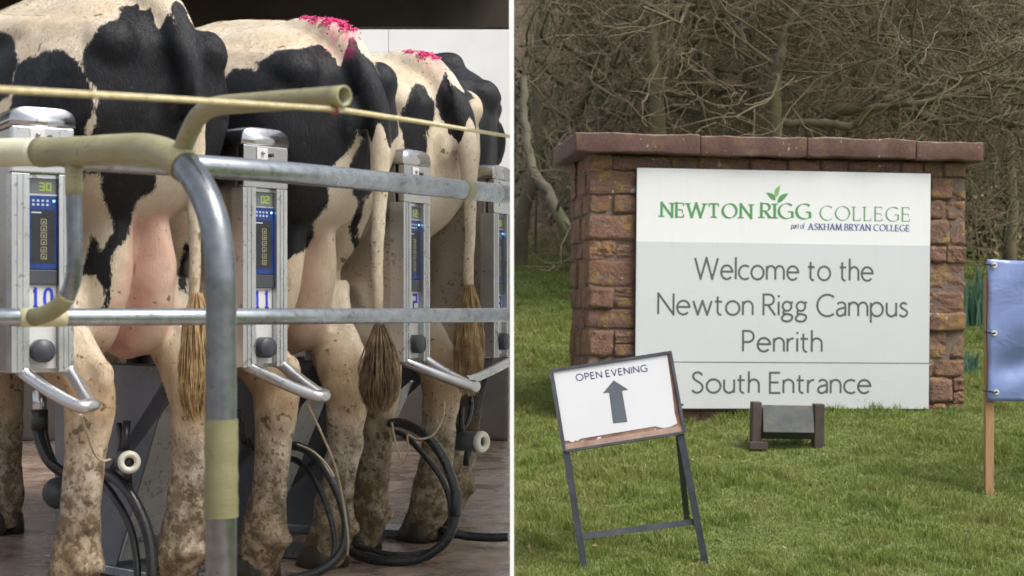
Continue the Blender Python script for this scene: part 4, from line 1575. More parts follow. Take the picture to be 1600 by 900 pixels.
def sp2(pts, per=5):
    return [(p.x, p.y) for p in catmull([Vector((a, b_, 0)) for a, b_ in pts], per)]


X = 0.66
G = {   # glyph: (advance width, strokes), cap height 1
    " ": (0.36, []),
    "W": (1.22, [[(0, 1), (.30, 0), (.61, 1), (.92, 0), (1.22, 1)]]),
    "e": (.62, [[(.02, .36), (.61, .36)] + A(.31, .33, .30, .33, 6, 318)]),
    "l": (.0, [[(0, 1.06), (0, 0)]]),
    "c": (.50, [A(.33, .33, .33, .33, 52, 308)]),
    "o": (.66, [A(.33, .33, .33, .33, 90, 450)]),
    "m": (.92, [[(0, 0), (0, X)], [(0, .40)] + A(.23, .40, .23, .26, 170, 0) + [(.46, 0)], [(.46, .40)] + A(.69, .40, .23, .26, 170, 0) + [(.92, 0)]]),
    "t": (.36, [[(.12, .88), (.12, .18)] + A(.27, .18, .15, .18, 180, 285), [(-.02, X - .03), (.34, X - .03)]]),
    "h": (.48, [[(0, 1.06), (0, 0)], [(0, .38)] + A(.24, .40, .24, .26, 170, 0) + [(.48, 0)]]),
    "n": (.48, [[(0, 0), (0, X)], [(0, .38)] + A(.24, .40, .24, .26, 170, 0) + [(.48, 0)]]),
    "N": (.74, [[(0, 0), (0, 1), (.74, 0), (.74, 1)]]),
    "w": (.90, [[(0, X), (.22, 0), (.45, X), (.68, 0), (.90, X)]]),
    "R": (.58, [[(0, 0), (0, 1), (.24, 1)] + A(.26, .745, .25, .255, 88, -88) + [(0, .49)], [(.22, .49), (.58, 0)]]),
    "i": (.0, [[(0, 0), (0, X)], [(0, .86), (0, .97)]]),
    "g": (.52, [A(.24, .44, .215, .22, 90, 450), [(.36, .60), (.54, .64)], sp2([(.13, .26), (.06, .17), (.10, .09), (.30, .06), (.46, .01), (.50, -.12), (.40, -.25), (.22, -.29), (.04, -.24), (-.01, -.13), (.05, -.02), (.16, .06)])]),
    "C": (.78, [A(.50, .5, .50, .52, 50, 310)]),
    "a": (.46, [sp2([(.05, .56), (.15, .64), (.28, .655), (.41, .59), (.45, .46)]) + [(.45, 0)], sp2([(.45, .40), (.28, .37), (.10, .31), (.02, .18), (.08, .04), (.20, 0.0), (.34, .05), (.45, .17)])]),
    "p": (.62, [[(0, -.32), (0, X)], A(.30, .33, .30, .33, 180, 540)]),
    "u": (.48, [[(0, X), (0, .26)] + A(.24, .26, .24, .26, 180, 350) + [(.48, .28)], [(.48, X), (.48, 0)]]),
    "s": (.38, [sp2([(.36, .58), (.26, .65), (.13, .64), (.05, .54), (.10, .42), (.24, .34), (.36, .25), (.37, .11), (.26, .01), (.11, .01), (.0, .09)])]),
    "P": (.52, [[(0, 0), (0, 1), (.22, 1)] + A(.24, .73, .27, .27, 88, -88) + [(0, .46)]]),
    "r": (.30, [[(0, 0), (0, X)], [(0, .36)] + A(.27, .36, .27, .29, 170, 85)]),
    "S": (.52, [sp2([(.48, .86), (.38, .97), (.24, 1.0), (.10, .94), (.05, .80), (.11, .66), (.27, .55), (.43, .43), (.50, .27), (.44, .10), (.29, .0), (.12, .02), (.0, .13)])]),
    "E": (.48, [[(.48, 1), (0, 1), (0, 0), (.50, 0)], [(0, .52), (.42, .52)]]),
    "O": (.98, [A(.49, .5, .49, .51, 90, 450)]),
    "V": (.72, [[(0, 1), (.36, 0), (.72, 1)]]),
    "I": (.0, [[(0, 0), (0, 1)]]),
    "G": (.86, [A(.50, .5, .50, .52, 48, 318) + [(.86, .12), (.86, .46)], [(.58, .46), (.90, .46)]]),
    "T": (.66, [[(.33, 0), (.33, 1)], [(0, 1), (.66, 1)]]),
    "L": (.46, [[(0, 1), (0, 0), (.46, 0)]]),
    "A": (.76, [[(0, 0), (.38, 1), (.76, 0)], [(.14, .34), (.62, .34)]]),
    "K": (.62, [[(0, 0), (0, 1)], [(.58, 1), (.04, .46)], [(.16, .58), (.64, 0)]]),
    "H": (.72, [[(0, 0), (0, 1)], [(.72, 0), (.72, 1)], [(0, .52), (.72, .52)]]),
    "M": (.90, [[(0, 0), (.08, 1), (.45, .05), (.82, 1), (.90, 0)]]),
    "B": (.54, [[(0, 0), (0, 1), (.24, 1)] + A(.26, .76, .22, .24, 88, -88) + [(0, .52)], [(.22, .52)] + A(.26, .26, .28, .26, 90, -90) + [(0, 0)]]),
    "Y": (.66, [[(0, 1), (.33, .48), (.66, 1)], [(.33, .48), (.33, 0)]]),
    "f": (.34, [A(.30, .88, .17, .17, 70, 180) + [(.13, 0)], [(-.02, X - .03), (.30, X - .03)]]),
}


def ribbon(mb, pts, width, z, nib=None):
    """Flat stroke; nib = (thin share, angle) makes a broad pen."""
    P = [Vector((p[0], p[1])) for p in pts]
    out = [P[0]]
    for p in P[1:]:
        if (p - out[-1]).length > 1e-4:
            out.append(p)
    P = out
    n = len(P)
    closed = (P[0] - P[-1]).length < 1e-3 and n > 4

    def wd(d):
        if nib is None:
            return width
        ang = math.atan2(d.y, d.x)
        return width * (nib[0] + (1 - nib[0]) * abs(math.sin(ang - R(nib[1]))))

    # break at sharp corners: each straight run becomes its own quad strip
    runs, cur = [], [0]
    for i in range(1, n - 1):
        d0, d1 = (P[i] - P[i - 1]).normalized(), (P[i + 1] - P[i]).normalized()
        cur.append(i)
        if d0.dot(d1) < 0.80:
            runs.append(cur)
            cur = [i]
    cur.append(n - 1)
    runs.append(cur)
    for ri, run in enumerate(runs):
        Q = [P[i] for i in run]
        L, Rr = [], []
        for i in range(len(Q)):
            if closed and len(runs) == 1 and i in (0, len(Q) - 1):
                d = (Q[1] - Q[-2]).normalized()
            else:
                d = (Q[min(i + 1, len(Q) - 1)] - Q[max(i - 1, 0)]).normalized()
            w = wd(d) / 2
            nn = Vector((-d.y, d.x)) * w
            q = Q[i].copy()
            if len(runs) > 1 or not closed:
                if i == 0 and ri > 0:
                    q -= d * w * .8
                if i == len(Q) - 1 and ri < len(runs) - 1:
                    q += d * w * .8
            L.append(q + nn)
            Rr.append(q - nn)
        zz = z + 0.00006 * (ri + 1)
        vs = [(p.x, p.y, zz) for p in L] + [(p.x, p.y, zz) for p in Rr]
        m = len(Q)
        mb.add(vs, [(i, m + i, m + i + 1, i + 1) for i in range(m - 1)])


def text_mesh(txt, x0, x1, base, cap, width, nib=None, serif=0.0, gap=0.17, slant=0.0, lean=0.0, caps_scale=None):
    """Lettering between x0 and x1 on the baseline; returns an MB in the xy plane."""
    pos, x = [], 0.0
    for ch in txt:
        adv, st = G[ch]
        pos.append((x, ch))
        x += adv + (gap if ch != " " else 0)
    total = x - gap
    sx = (x1 - x0) / total
    mb = MB()
    k = 0
    for x, ch in pos:
        for st in G[ch][1]:
            k += 1
            pts = [(x0 + (x + px + slant * py) * sx, base + py * cap + lean * ((x + px) * sx)) for px, py in st]
            ribbon(mb, pts, width, 0.0002 * (k % 4), nib)
            if serif:
                for e, f in ((0, 1), (-1, -2)):
                    q, r_ = Vector(pts[e]), Vector(pts[f])
                    d = (q - r_).normalized()
                    if abs(d.y) > 0.75 and (abs(st[e][1]) < .02 or abs(st[e][1] - 1) < .02):
                        yy = q.y + (-1 if d.y > 0 else 1) * width * .14
                        ribbon(mb, [(q.x - serif * cap, yy), (q.x + serif * cap, yy)], width * .42, 0.0009)
                    elif abs(d.x) > 0.75 and ch in "ELT":
                        s_ = 1 if st[e][1] < .5 else -1
                        ribbon(mb, [(q.x, q.y - .01 * cap), (q.x, q.y + s_ * serif * cap)], width * .42, 0.0009)
    return mb


def print_build(mb, name, mat, parent, y):
    """Turns an MB from xy into the xz plane at depth y (facing -y)."""
    mb.v = [(p[0], y - 0.0004 - p[2], p[1]) for p in mb.v]
    return mb.build(name, mat, parent)


# ------------------------------------------------------------------ the college sign
sign = empty("welcome_sign", (WX0, WY0, 0), 0, "large white and pale grey welcome board with green and grey lettering on the stone wall", "sign")
sign.rotation_euler = (0, WROLL, WA)


def board_mat(name, c, dirtamt):
    t = NT(name)
    n = t.noise(1.7, 5)
    col = t.mix(t.ramp(n, [(0.3, 0.0), (0.75, 1.0)]), c, tuple(v * 0.955 for v in c))
    sm = t.ramp(t.noise(9, 5, 0.6, vec=t.mapping((0.5, 1, 2.5))), [(0.66, 0.0), (0.74, dirtamt)])
    col = t.mix(sm, col, (0.50, 0.49, 0.47))
    drip = t.ramp(t.noise(6, 4, 0.6, vec=t.mapping((4.0, 1, 0.35))), [(0.55, 0.0), (0.8, 0.10)])
    col = t.mix(drip, col, (0.42, 0.41, 0.37))
    t.set(Base_Color=col, Roughness=0.42)
    return t.m


M["board_white"] = board_mat("white_board_face", (0.80, 0.80, 0.80), 0.25)
M["board_grey"] = board_mat("pale_grey_board_face", (0.61, 0.63, 0.635), 0.2)
M["ink_grey"] = rough_mat("grey_lettering", (0.085, 0.09, 0.095), (0.11, 0.115, 0.12), 9, 0.5, 0, 0)
M["ink_green"] = rough_mat("green_lettering", (0.075, 0.27, 0.085), (0.10, 0.31, 0.11), 9, 0.5, 0, 0)
M["ink_lightgreen"] = rough_mat("light_green_lettering", (0.20, 0.42, 0.12), (0.25, 0.47, 0.15), 9, 0.5, 0, 0)
M["ink_paleg"] = rough_mat("thin_green_lettering", (0.12, 0.30, 0.13), (0.15, 0.33, 0.15), 9, 0.5, 0, 0)
M["ink_blue"] = rough_mat("blue_lettering", (0.04, 0.06, 0.22), (0.06, 0.085, 0.27), 9, 0.5, 0, 0)
M["dark_metal"] = rough_mat("dark_sign_edge", (0.03, 0.035, 0.05), (0.06, 0.065, 0.08), 9, 0.5, 0.3, 0.1)
PR = 0.055
b = MB()
b.box((bu0, -PR + 0.004, bz0), (bu1, -PR + 0.012, bz1))
b.build("board", M["board_white"], sign, 0.0015, 1)
b = MB()
b.box((bu0 - 0.004, -PR + 0.0125, bz0 - 0.010), (bu1 + 0.004, -0.018, bz1 + 0.004))
b.build("backing_frame", M["dark_metal"], sign)
gz = on_wall(992, 377, .05)[1]
g2 = on_wall(992, 565, .05)[1]
b = MB()
b.box((bu0 + 0.001, -PR + 0.0025, bz0 + 0.001), (bu1 - 0.001, -PR + 0.0038, gz))
b.build("grey_field", M["board_grey"], sign)
YF = -PR + 0.0025


def bw_(px, py):
    return on_wall(px, py, .053)


def put(txt, px0, px1, pyb, pyc, wpx, mat, nm, **kw):
    u0, zb = bw_(px0, pyb)
    u1, _ = bw_(px1, pyb)
    cap = (pyb - pyc) / F * 11.6
    mb = text_mesh(txt, u0, u1, zb, cap, wpx / F * 11.6, **kw)
    return print_build(mb, nm, M[mat], sign, kw.get("yf", YF))


put("Welcome to the", 1084, 1362, 435.5, 403, 3.4, "ink_grey", "lettering")
put("Newton Rigg Campus", 1027, 1416, 491, 458.5, 3.4, "ink_grey", "lettering")
put("Penrith", 1160, 1283, 549, 517, 3.4, "ink_grey", "lettering")
put("South Entrance", 1081, 1360, 613.5, 582, 3.4, "ink_grey", "lettering")
b = MB()
b.box((bu0 + .001, YF - 0.0008, g2 - 0.004), (bu1 - .001, YF - 0.0002, g2 + 0.002))
b.build("rule_line", M["ink_grey"], sign)
YW = -PR + 0.004


def putw(*a, **k):
    global YF
    s = YF
    YF = YW
    kw = dict(k)
    u0, zb = bw_(a[1], a[3])
    u1, _ = bw_(a[2], a[3])
    cap = (a[3] - a[4]) / F * 11.6
    mb = text_mesh(a[0], u0, u1, zb, cap, a[5] / F * 11.6, **kw)
    o = print_build(mb, a[7], M[a[6]], sign, YW)
    YF = s
    return o


putw("NEWTON", 1031, 1171, 338.5, 317, 4.4, "ink_green", "lettering", nib=(0.22, 18), serif=0.23, gap=0.30)
putw("RIGG", 1187, 1263, 340.5, 318, 4.8, "ink_green", "lettering", nib=(0.22, 18), serif=0.23, gap=0.26)
putw("COLLEGE", 1279, 1418, 343.5, 322, 2.7, "ink_paleg", "lettering", nib=(0.30, 18), serif=0.18, gap=0.30)
putw("part of", 1234, 1254, 357, 348.5, 1.35, "ink_blue", "lettering", nib=(0.5, 30), gap=0.22, slant=0.2)
putw("ASKHAM BRYAN COLLEGE", 1261, 1418, 358.8, 349.3, 2.0, "ink_blue", "lettering", nib=(0.30, 18), serif=0.23, gap=0.30)


def leaf(p0, p1, wid, mat, zoff):
    (xa, za), (xb, zb) = bw_(*p0), bw_(*p1)
    a, c = Vector((xa, za)), Vector((xb, zb))
    d = c - a
    nn = Vector((-d.y, d.x)).normalized() * (wid / F * 11.6)
    Lp, Rp = [], []
    for k in range(11):
        t = k / 10
        s = math.sin(math.pi * t ** 0.8)
        bow = nn * 0.18 * math.sin(math.pi * t)
        p = a + d * t
        Lp.append(p + nn * s * .5 + bow)
        Rp.append(p - nn * s * .5 + bow)
    mb = MB()
    n = 11
    mb.add([(p.x, p.y, zoff) for p in Lp + Rp], [(i, n + i, n + i + 1, i + 1) for i in range(n - 1)])
    return print_build(mb, "leaf_emblem", M[mat], sign, YW)


leaf((1212, 317), (1229, 302), 8.5, "ink_green", 0.0002)
leaf((1209, 313), (1194, 301), -8.0, "ink_green", 0.0003)
leaf((1209, 309), (1216, 289), 8.0, "ink_lightgreen", 0.0004)

# ------------------------------------------------------------------ open evening sign on its steel stand
stand = empty("arrow_sign", (0, 0, 0), 0, "tilted white sign with a dark up arrow on a rusty steel stand in the grass", "sign")
M["stand_steel"] = rough_mat("dark_painted_steel", (0.035, 0.040, 0.055), (0.075, 0.08, 0.10), 11, 0.5, 0.2, 0.15, 60)


def rust_mat():
    t = NT("rusty_sign_edge")
    n = t.noise(12, 6, 0.65)
    c = t.mix(t.ramp(n, [(0.35, 0.0), (0.65, 1.0)]), (0.30, 0.17, 0.12), (0.13, 0.065, 0.045))
    c = t.mix(t.ramp(t.noise(18, 5, 0.6), [(0.62, 0.0), (0.66, 1.0)]), c, (0.62, 0.58, 0.56))
    t.set(Base_Color=c, Roughness=0.75)
    t.bump(t.noise(50, 5), 0.3, 0.004)
    return t.m


M["rust"] = rust_mat()
M["paper"] = rough_mat("white_poster", (0.60, 0.60, 0.635), (0.64, 0.64, 0.67), 2, 0.4, 0, 0.04, 3, 0.01)
M["ink_arrow"] = rough_mat("dark_arrow_print", (0.075, 0.085, 0.11), (0.10, 0.11, 0.14), 5, 0.5, 0, 0)
M["ink_poster"] = rough_mat("navy_poster_print", (0.03, 0.035, 0.13), (0.05, 0.055, 0.17), 5, 0.5, 0, 0)
D_S = 8.0
TL, TR_, BR_, BLc = at(861, 577, D_S + .06), at(1050, 549.5, D_S + .10), at(1068.5, 673, D_S + .02), at(881, 704, D_S)
ex = ((TR_ - TL) + (BR_ - BLc)).normalized()
ez = ((TL - BLc) + (TR_ - BR_))
ez = (ez - ex * ez.dot(ex)).normalized()
ey = ez.cross(ex)      # away from the viewer
sw_, sh_ = ((TR_ - TL).length + (BR_ - BLc).length) / 2, ((TL - BLc).length + (TR_ - BR_).length) / 2
Ms = Matrix((ex, ey, ez)).transposed().to_4x4()
Ms.translation = BLc
stand.matrix_world = Ms

b = MB()
b.box((0.008, 0.0, 0.008), (sw_ - 0.008, 0.004, sh_ - 0.008))
b.build("back_plate", M["rust"], stand)
b = MB()
# poster with torn lower corners
pp = [(0.012, 0.047), (0.035, 0.044), (0.04, 0.036), (0.056, 0.034), (0.062, 0.041), (0.075, 0.036), (0.09, 0.045), (0.3, 0.047), (0.47, 0.048), (0.485, 0.040), (0.505, 0.033), (0.54, 0.034), (sw_ - 0.030, 0.046), (sw_ - 0.034, 0.10), (sw_ - 0.026, 0.22), (sw_ - 0.020, sh_ - 0.012), (0.012, sh_ - 0.010)]
n = len(pp)
b.add([(x, -0.0025, z) for x, z in pp] + [(x, -0.0005, z) for x, z in pp], [tuple(range(n))] + [(i, i + n, (i + 1) % n + n, (i + 1) % n) for i in range(n)])
b.build("poster", M["paper"], stand)


def stext(px, py):
    p = at(px, py, D_S + .06) - BLc
    return p.dot(ex), p.dot(ez)


u0, v0 = stext(901, 595)
u1, v1 = stext(1012, 579)
mb = text_mesh("OPEN EVENING", u0, u1, v0, 0.031, 0.0052, gap=0.30)
mb.v = [(p[0], -0.0030 - p[2], p[1] + (p[0] - u0) * (v1 - v0) / (u1 - u0)) for p in mb.v]
mb.build("lettering", M["ink_poster"], stand)
ar = [stext(*q) for q in ((957, 663), (979.5, 660.5), (972, 611), (982, 609), (959, 594), (941.5, 615), (951.5, 614))]
b = MB()
b.add([(x, -0.0032, z) for x, z in ar], [(0, 1, 2, 6), (2, 3, 4), (2, 4, 6), (4, 5, 6)])
b.build("arrow", M["ink_arrow"], stand)
for lo, hi in (((-0.004, -0.012, sh_ - 0.010), (sw_ + 0.004, 0.02, sh_ + 0.004)), ((-0.006, -0.012, -0.004), (0.010, 0.02, sh_ - 0.0105)), ((sw_ - 0.009, -0.012, -0.004), (sw_ + 0.005, 0.02, sh_ - 0.0105)), ((0.0105, -0.0122, -0.010), (sw_ - 0.0095, 0.02, 0.002))):
    b = MB()
    b.box(lo, hi)
    b.build("frame_bar", M["stand_steel"], stand)
b = MB()
b.box((0.0105, -0.006, 0.0025), (sw_ - 0.0095, -0.0005, 0.030))
b.build("rusty_strip", rough_mat("faded_rust", (0.40, 0.28, 0.23), (0.26, 0.16, 0.125), 14, 0.75, 0, 0.3, 50), stand)
b = MB()
b.tube([(sw_ + 0.004, 0.0, sh_ * .33), (sw_ + 0.016, 0.0, sh_ * .33)], 0.006, 10)
b.build("wing_nut", M["stand_steel"], stand)
MI = Ms.inverted()


def gp(px, py, d):
    return MI @ at(px, py, d)


legs = [((884, 700, 8.0), (915, 903, 7.98), 0.034), ((1063, 676, 8.03), (1103, 886, 8.06), 0.034), ((1060, 680, 8.10), (1074, 818, 8.62), 0.030), ((884, 706, 8.10), (904, 833, 8.60), 0.026)]
for a, c, w in legs:
    pa, pb = gp(*a), gp(*c)
    b = MB()
    ew = MI.to_3x3() @ Vector((0, 1, 0))
    dd = (pb - pa).normalized()
    # angle iron: two flanges
    s_ = dd.cross(ew).normalized()
    b.beam(pa, pb, w, 0.004, up=ew)
    b.beam(pa + s_ * (w / 2 - .002) + ew * w * .5, pb + s_ * (w / 2 - .002) + ew * w * .5, 0.004, w * .95, up=ew)
    b.build("leg", M["stand_steel"], stand)
b = MB()
b.beam(gp(911, 838, 8.02), gp(1086, 815, 8.07), 0.006, 0.030, up=(0, 0, 1))
b.build("cross_bar", M["stand_steel"], stand)

# ------------------------------------------------------------------ floodlight box in front of the sign
fb = empty("ground_light", at(1229, 690, 10.75), 0, "low weathered floodlight box between two short dark posts below the sign", "light")
fb.rotation_euler = (0, R(1.0), R(3))
M["post_brown"] = rough_mat("dark_brown_post", (0.045, 0.034, 0.031), (0.085, 0.060, 0.052), 10, 0.7, 0, 0.3, 50)
tm = NT("lichened_grey_lid")
n_ = tm.noise(9, 6, 0.65)
c_ = tm.mix(tm.ramp(n_, [(0.35, 0.0), (0.7, 1.0)]), (0.075, 0.082, 0.085), (0.13, 0.135, 0.135))
c_ = tm.mix(tm.ramp(tm.noise(11, 6, 0.6, vec=tm.mapping((1, 1, 2.2))), [(0.58, 0.0), (0.68, 0.6)]), c_, (0.20, 0.145, 0.07))
tm.set(Base_Color=c_, Roughness=0.7)
M["lid"] = tm.m
pm = 10.75 / F
hw = 57 * pm
for x0, x1, zt in ((-hw, -hw + 15 * pm, 62 * pm), (hw - 16 * pm, hw, 60 * pm)):
    b = MB()
    b.box((x0, -0.05, -0.12), (x1, 0.04, zt))
    b.build("post", M["post_brown"], fb, 0.008)
b = MB()
x0, x1 = -hw + 16.3 * pm, hw - 17.3 * pm
pf = [(-0.055, 15 * pm), (-0.015, 52 * pm), (0.16, 52 * pm), (0.16, 14 * pm), (0.0, 4 * pm), (-0.045, 6 * pm)]
n = len(pf)
b.add([(x0, y, z) for y, z in pf] + [(x1, y, z) for y, z in pf], [tuple(range(n)), tuple(reversed(range(n, 2 * n)))] + [(i, i + n, (i + 1) % n + n, (i + 1) % n) for i in range(n)])
b.build("housing", M["rubber"], fb, 0.006)
b = MB()
P0, P1 = Vector(((x0 + x1) / 2, -0.070, 15 * pm)), Vector(((x0 + x1) / 2, -0.022, 57 * pm))
b.beam(P0, P1, x1 - x0 - 0.004, 0.016, up=(0, -1, 0.3))
b.build("lid", M["lid"], fb, 0.004)
b = MB()
b.box((-hw - 0.025, -0.085, -0.05), (-hw + 0.10, -0.055, 0.002))
b.build("foot_plank", M["post_brown"], fb, 0.006)

# ------------------------------------------------------------------ blue banner on wooden stakes
bn = empty("blue_banner", at(1547, 757, 9.64), 0, "plain blue vinyl banner tied by eyelets to a pale wooden stake", "banner")
bm_pos = bn.location.copy()
t = NT("blue_vinyl")
t.set(Base_Color=t.mix(t.ramp(t.noise(2.2, 4), [(0.3, 0.0), (0.7, 1.0)]), (0.18, 0.24, 0.47), (0.21, 0.275, 0.52)), Roughness=0.33)
t.bump(t.noise(3.2, 4, 0.5, vec=t.mapping((1, 1, 1.6)), dist=0.6), 0.35, 0.05)
M["vinyl"] = t.m
t = NT("pale_softwood")
g_ = t.noise(5, 5, 0.6, vec=t.mapping((14, 14, 0.8)))
t.set(Base_Color=t.mix(t.ramp(g_, [(0.3, 0.0), (0.7, 1.0)]), (0.44, 0.265, 0.135), (0.30, 0.165, 0.08)), Roughness=0.75)
t.bump(g_, 0.25, 0.004)
M["softwood"] = t.m
pq = 9.64 / F


def bpt(px, py, dy=0.0):
    return at(px, py, 9.64 + dy) - bm_pos


stake0 = MB()
stake0.box((bpt(1540, 0).x, 0.0, -0.25), (bpt(1553, 0).x, 0.045, bpt(0, 430).z))
stake0.build("stake", M["softwood"], bn, 0.003)
xs_r = bpt(1540, 0).x + 1.75
b = MB()
b.box((xs_r, 0.0, -0.25), (xs_r + 0.05, 0.045, bpt(0, 430).z))
b.build("stake", M["softwood"], bn, 0.003)
nu, nvv = 64, 36
vs = []
xl, xr = bpt(1541, 0).x, xs_r + 0.05
zt_, zb_ = bpt(0, 405).z, bpt(0, 626).z
for j in range(nvv + 1):
    for i in range(nu + 1):
        a, c = i / nu, j / nvv
        x = xl + (xr - xl) * a
        z = zt_ + (zb_ - zt_) * c - 0.03 * math.sin(math.pi * a) * (0.4 + .6 * (1 - c))
        if a < .06:
            x += 0.006 * (0.5 - 0.5 * math.cos(2 * math.pi * c * 2)) * (1 - a / .06)
        y = -0.02 - 0.05 * math.sin(math.pi * min(1, a * 1.05)) * math.sin(math.pi * c) + 0.028 * math.sin(7 * a * 3 + 5 * c) * min(1, a * 7) + 0.055 * math.exp(-((c - .80 + .55 * a) / .10) ** 2) * min(1, a * 12) + 0.012 * math.sin(c * 17 + a * 30) * min(1, a * 9)
        vs.append((x, y, z))
qd = [(j * (nu + 1) + i, j * (nu + 1) + i + 1, (j + 1) * (nu + 1) + i + 1, (j + 1) * (nu + 1) + i) for j in range(nvv) for i in range(nu)]
sh = link("sheet", fast_mesh("sheet", vs, np.array(qd)), M["vinyl"], bn)
so = sh.modifiers.new("thickness", "SOLIDIFY")
so.thickness = 0.002
for py in (415, 521, 613):
    b = MB()
    c = bpt(1551.5 + (3 if py > 600 else 0), py)
    b.lathe([(0.006, -0.001), (0.006, 0.004), (0.0165, 0.004), (0.018, 0.0), (0.018, -0.002)], (c.x, -0.028, c.z), (0, -1, 0), 20)
    b.build("eyelet", M["label_white"], bn)
    b = MB()
    b.tube([(c.x, -0.034, c.z), (c.x - 0.022, -0.036, c.z + .004), (bpt(1539, 0).x - 0.002, -0.01, c.z + 0.008), (bpt(1539, 0).x - 0.002, 0.048, c.z + 0.008)], 0.004, 8)
    b.build("tie", M["rubber"], bn)

# ------------------------------------------------------------------ bare woodland behind the wall
M["bark"] = None


def bark_mat(name, c1, c2, moss):
    t = NT(name)
    n = t.noise(5, 6, 0.65)
    c = t.mix(t.ramp(n, [(0.3, 0.0), (0.7, 1.0)]), c1, c2)
    c = t.mix(t.ramp(t.noise(2.2, 5), [(0.45, 0.0), (0.65, 0.8)]), c, moss)
    r = t.rand()
    c = t.mix(t.math("MULTIPLY", r, 0.35), c, (0.08, 0.07, 0.045))
    t.set(Base_Color=c, Roughness=0.9)
    t.bump(t.noise(24, 5, 0.7), 0.6, 0.02)
    return t.m


M["bark"] = bark_mat("mossy_bark", (0.10, 0.084, 0.052), (0.20, 0.168, 0.105), (0.14, 0.135, 0.048))
M["bark_pale"] = bark_mat("pale_bark", (0.19, 0.17, 0.12), (0.27, 0.245, 0.18), (0.15, 0.148, 0.065))
M["twig"] = bark_mat("brown_twigs", (0.15, 0.112, 0.075), (0.27, 0.205, 0.14), (0.16, 0.145, 0.07))


class Tubes:
    """Many thin tapered tubes in one numpy mesh."""

    def __init__(self, n=4):
        self.n, self.v, self.q, self.c = n, [], [], 0

    def add(self, P, r0, r1):
        P = np.asarray(P, float)
        m, n = len(P), self.n
        T = np.gradient(P, axis=0)
        T /= np.linalg.norm(T, axis=1)[:, None] + 1e-9
        ref = np.array([0.31, 0.17, 0.93]) if abs(T[0, 2]) < .8 else np.array([0.93, 0.2, 0.31])
        u = np.cross(T, ref)
        u /= np.linalg.norm(u, axis=1)[:, None] + 1e-9
        w = np.cross(T, u)
        rad = np.linspace(r0, r1, m)[:, None, None]
        a = np.arange(n) * 2 * np.pi / n
        ring = P[:, None, :] + rad * (u[:, None, :] * np.cos(a)[None, :, None] + w[:, None, :] * np.sin(a)[None, :, None])
        self.v.append(ring.reshape(-1, 3))
        i = np.arange(m - 1)[:, None] * n
        k = np.arange(n)[None, :]
        k2 = (k + 1) % n
        self.q.append(np.stack([i + k, i + k2, i + n + k2, i + n + k], -1).reshape(-1, 4) + self.c)
        self.c += m * n

    def build(self, name, mat, parent=None):
        return link(name, fast_mesh(name, np.concatenate(self.v), np.concatenate(self.q)), mat, parent)


tr = np.random.default_rng(21)


def wander(p, d, L, n, wob, up=0.0):
    """A wandering branch line."""
    P = [np.array(p, float)]
    d = np.array(d, float)
    d /= np.linalg.norm(d)
    st = L / n
    for k in range(n):
        d = d + tr.normal(0, wob, 3) + np.array([0, 0, up])
        d /= np.linalg.norm(d)
        P.append(P[-1] + d * st)
    return np.array(P)


def smooth_line(pts, per=6):
    return np.array([(p.x, p.y, p.z) for p in catmull([Vector(p) for p in pts], per)])


def fork(tb, tw, P, r, depth, sp, zmin):
    """Branches off the line P of radius r."""
    m = len(P)
    cnt = {0: 8, 1: 5, 2: 3}.get(depth, 2)
    for _ in range(cnt + int(tr.integers(0, 3))):
        k = int(tr.integers(max(1, m // 4), m))
        T = P[min(k + 1, m - 1)] - P[k - 1]
        T /= np.linalg.norm(T) + 1e-9
        d = T * .5 + tr.normal(0, .75, 3) * np.array([1, .8, .7])
        rr = max(0.0046, r * (1 - .55 * k / m) * tr.uniform(.38, .66))
        L = sp * tr.uniform(.6, 1.25) * (0.62 ** depth)
        Q = wander(P[k], d, L, 7 if depth < 2 else 5, .26, 0.03)
        if Q[:, 0].min() + tree_x < 0.06:
            continue
        if Q[:, 2].min() < zmin:
            Q[:, 2] = np.maximum(Q[:, 2], zmin + .05)
        (tb if rr > 0.012 else tw).add(Q, rr, max(0.0025, rr * .35))
        if depth < 3:
            fork(tb, tw, Q, rr, depth + 1, sp, zmin)


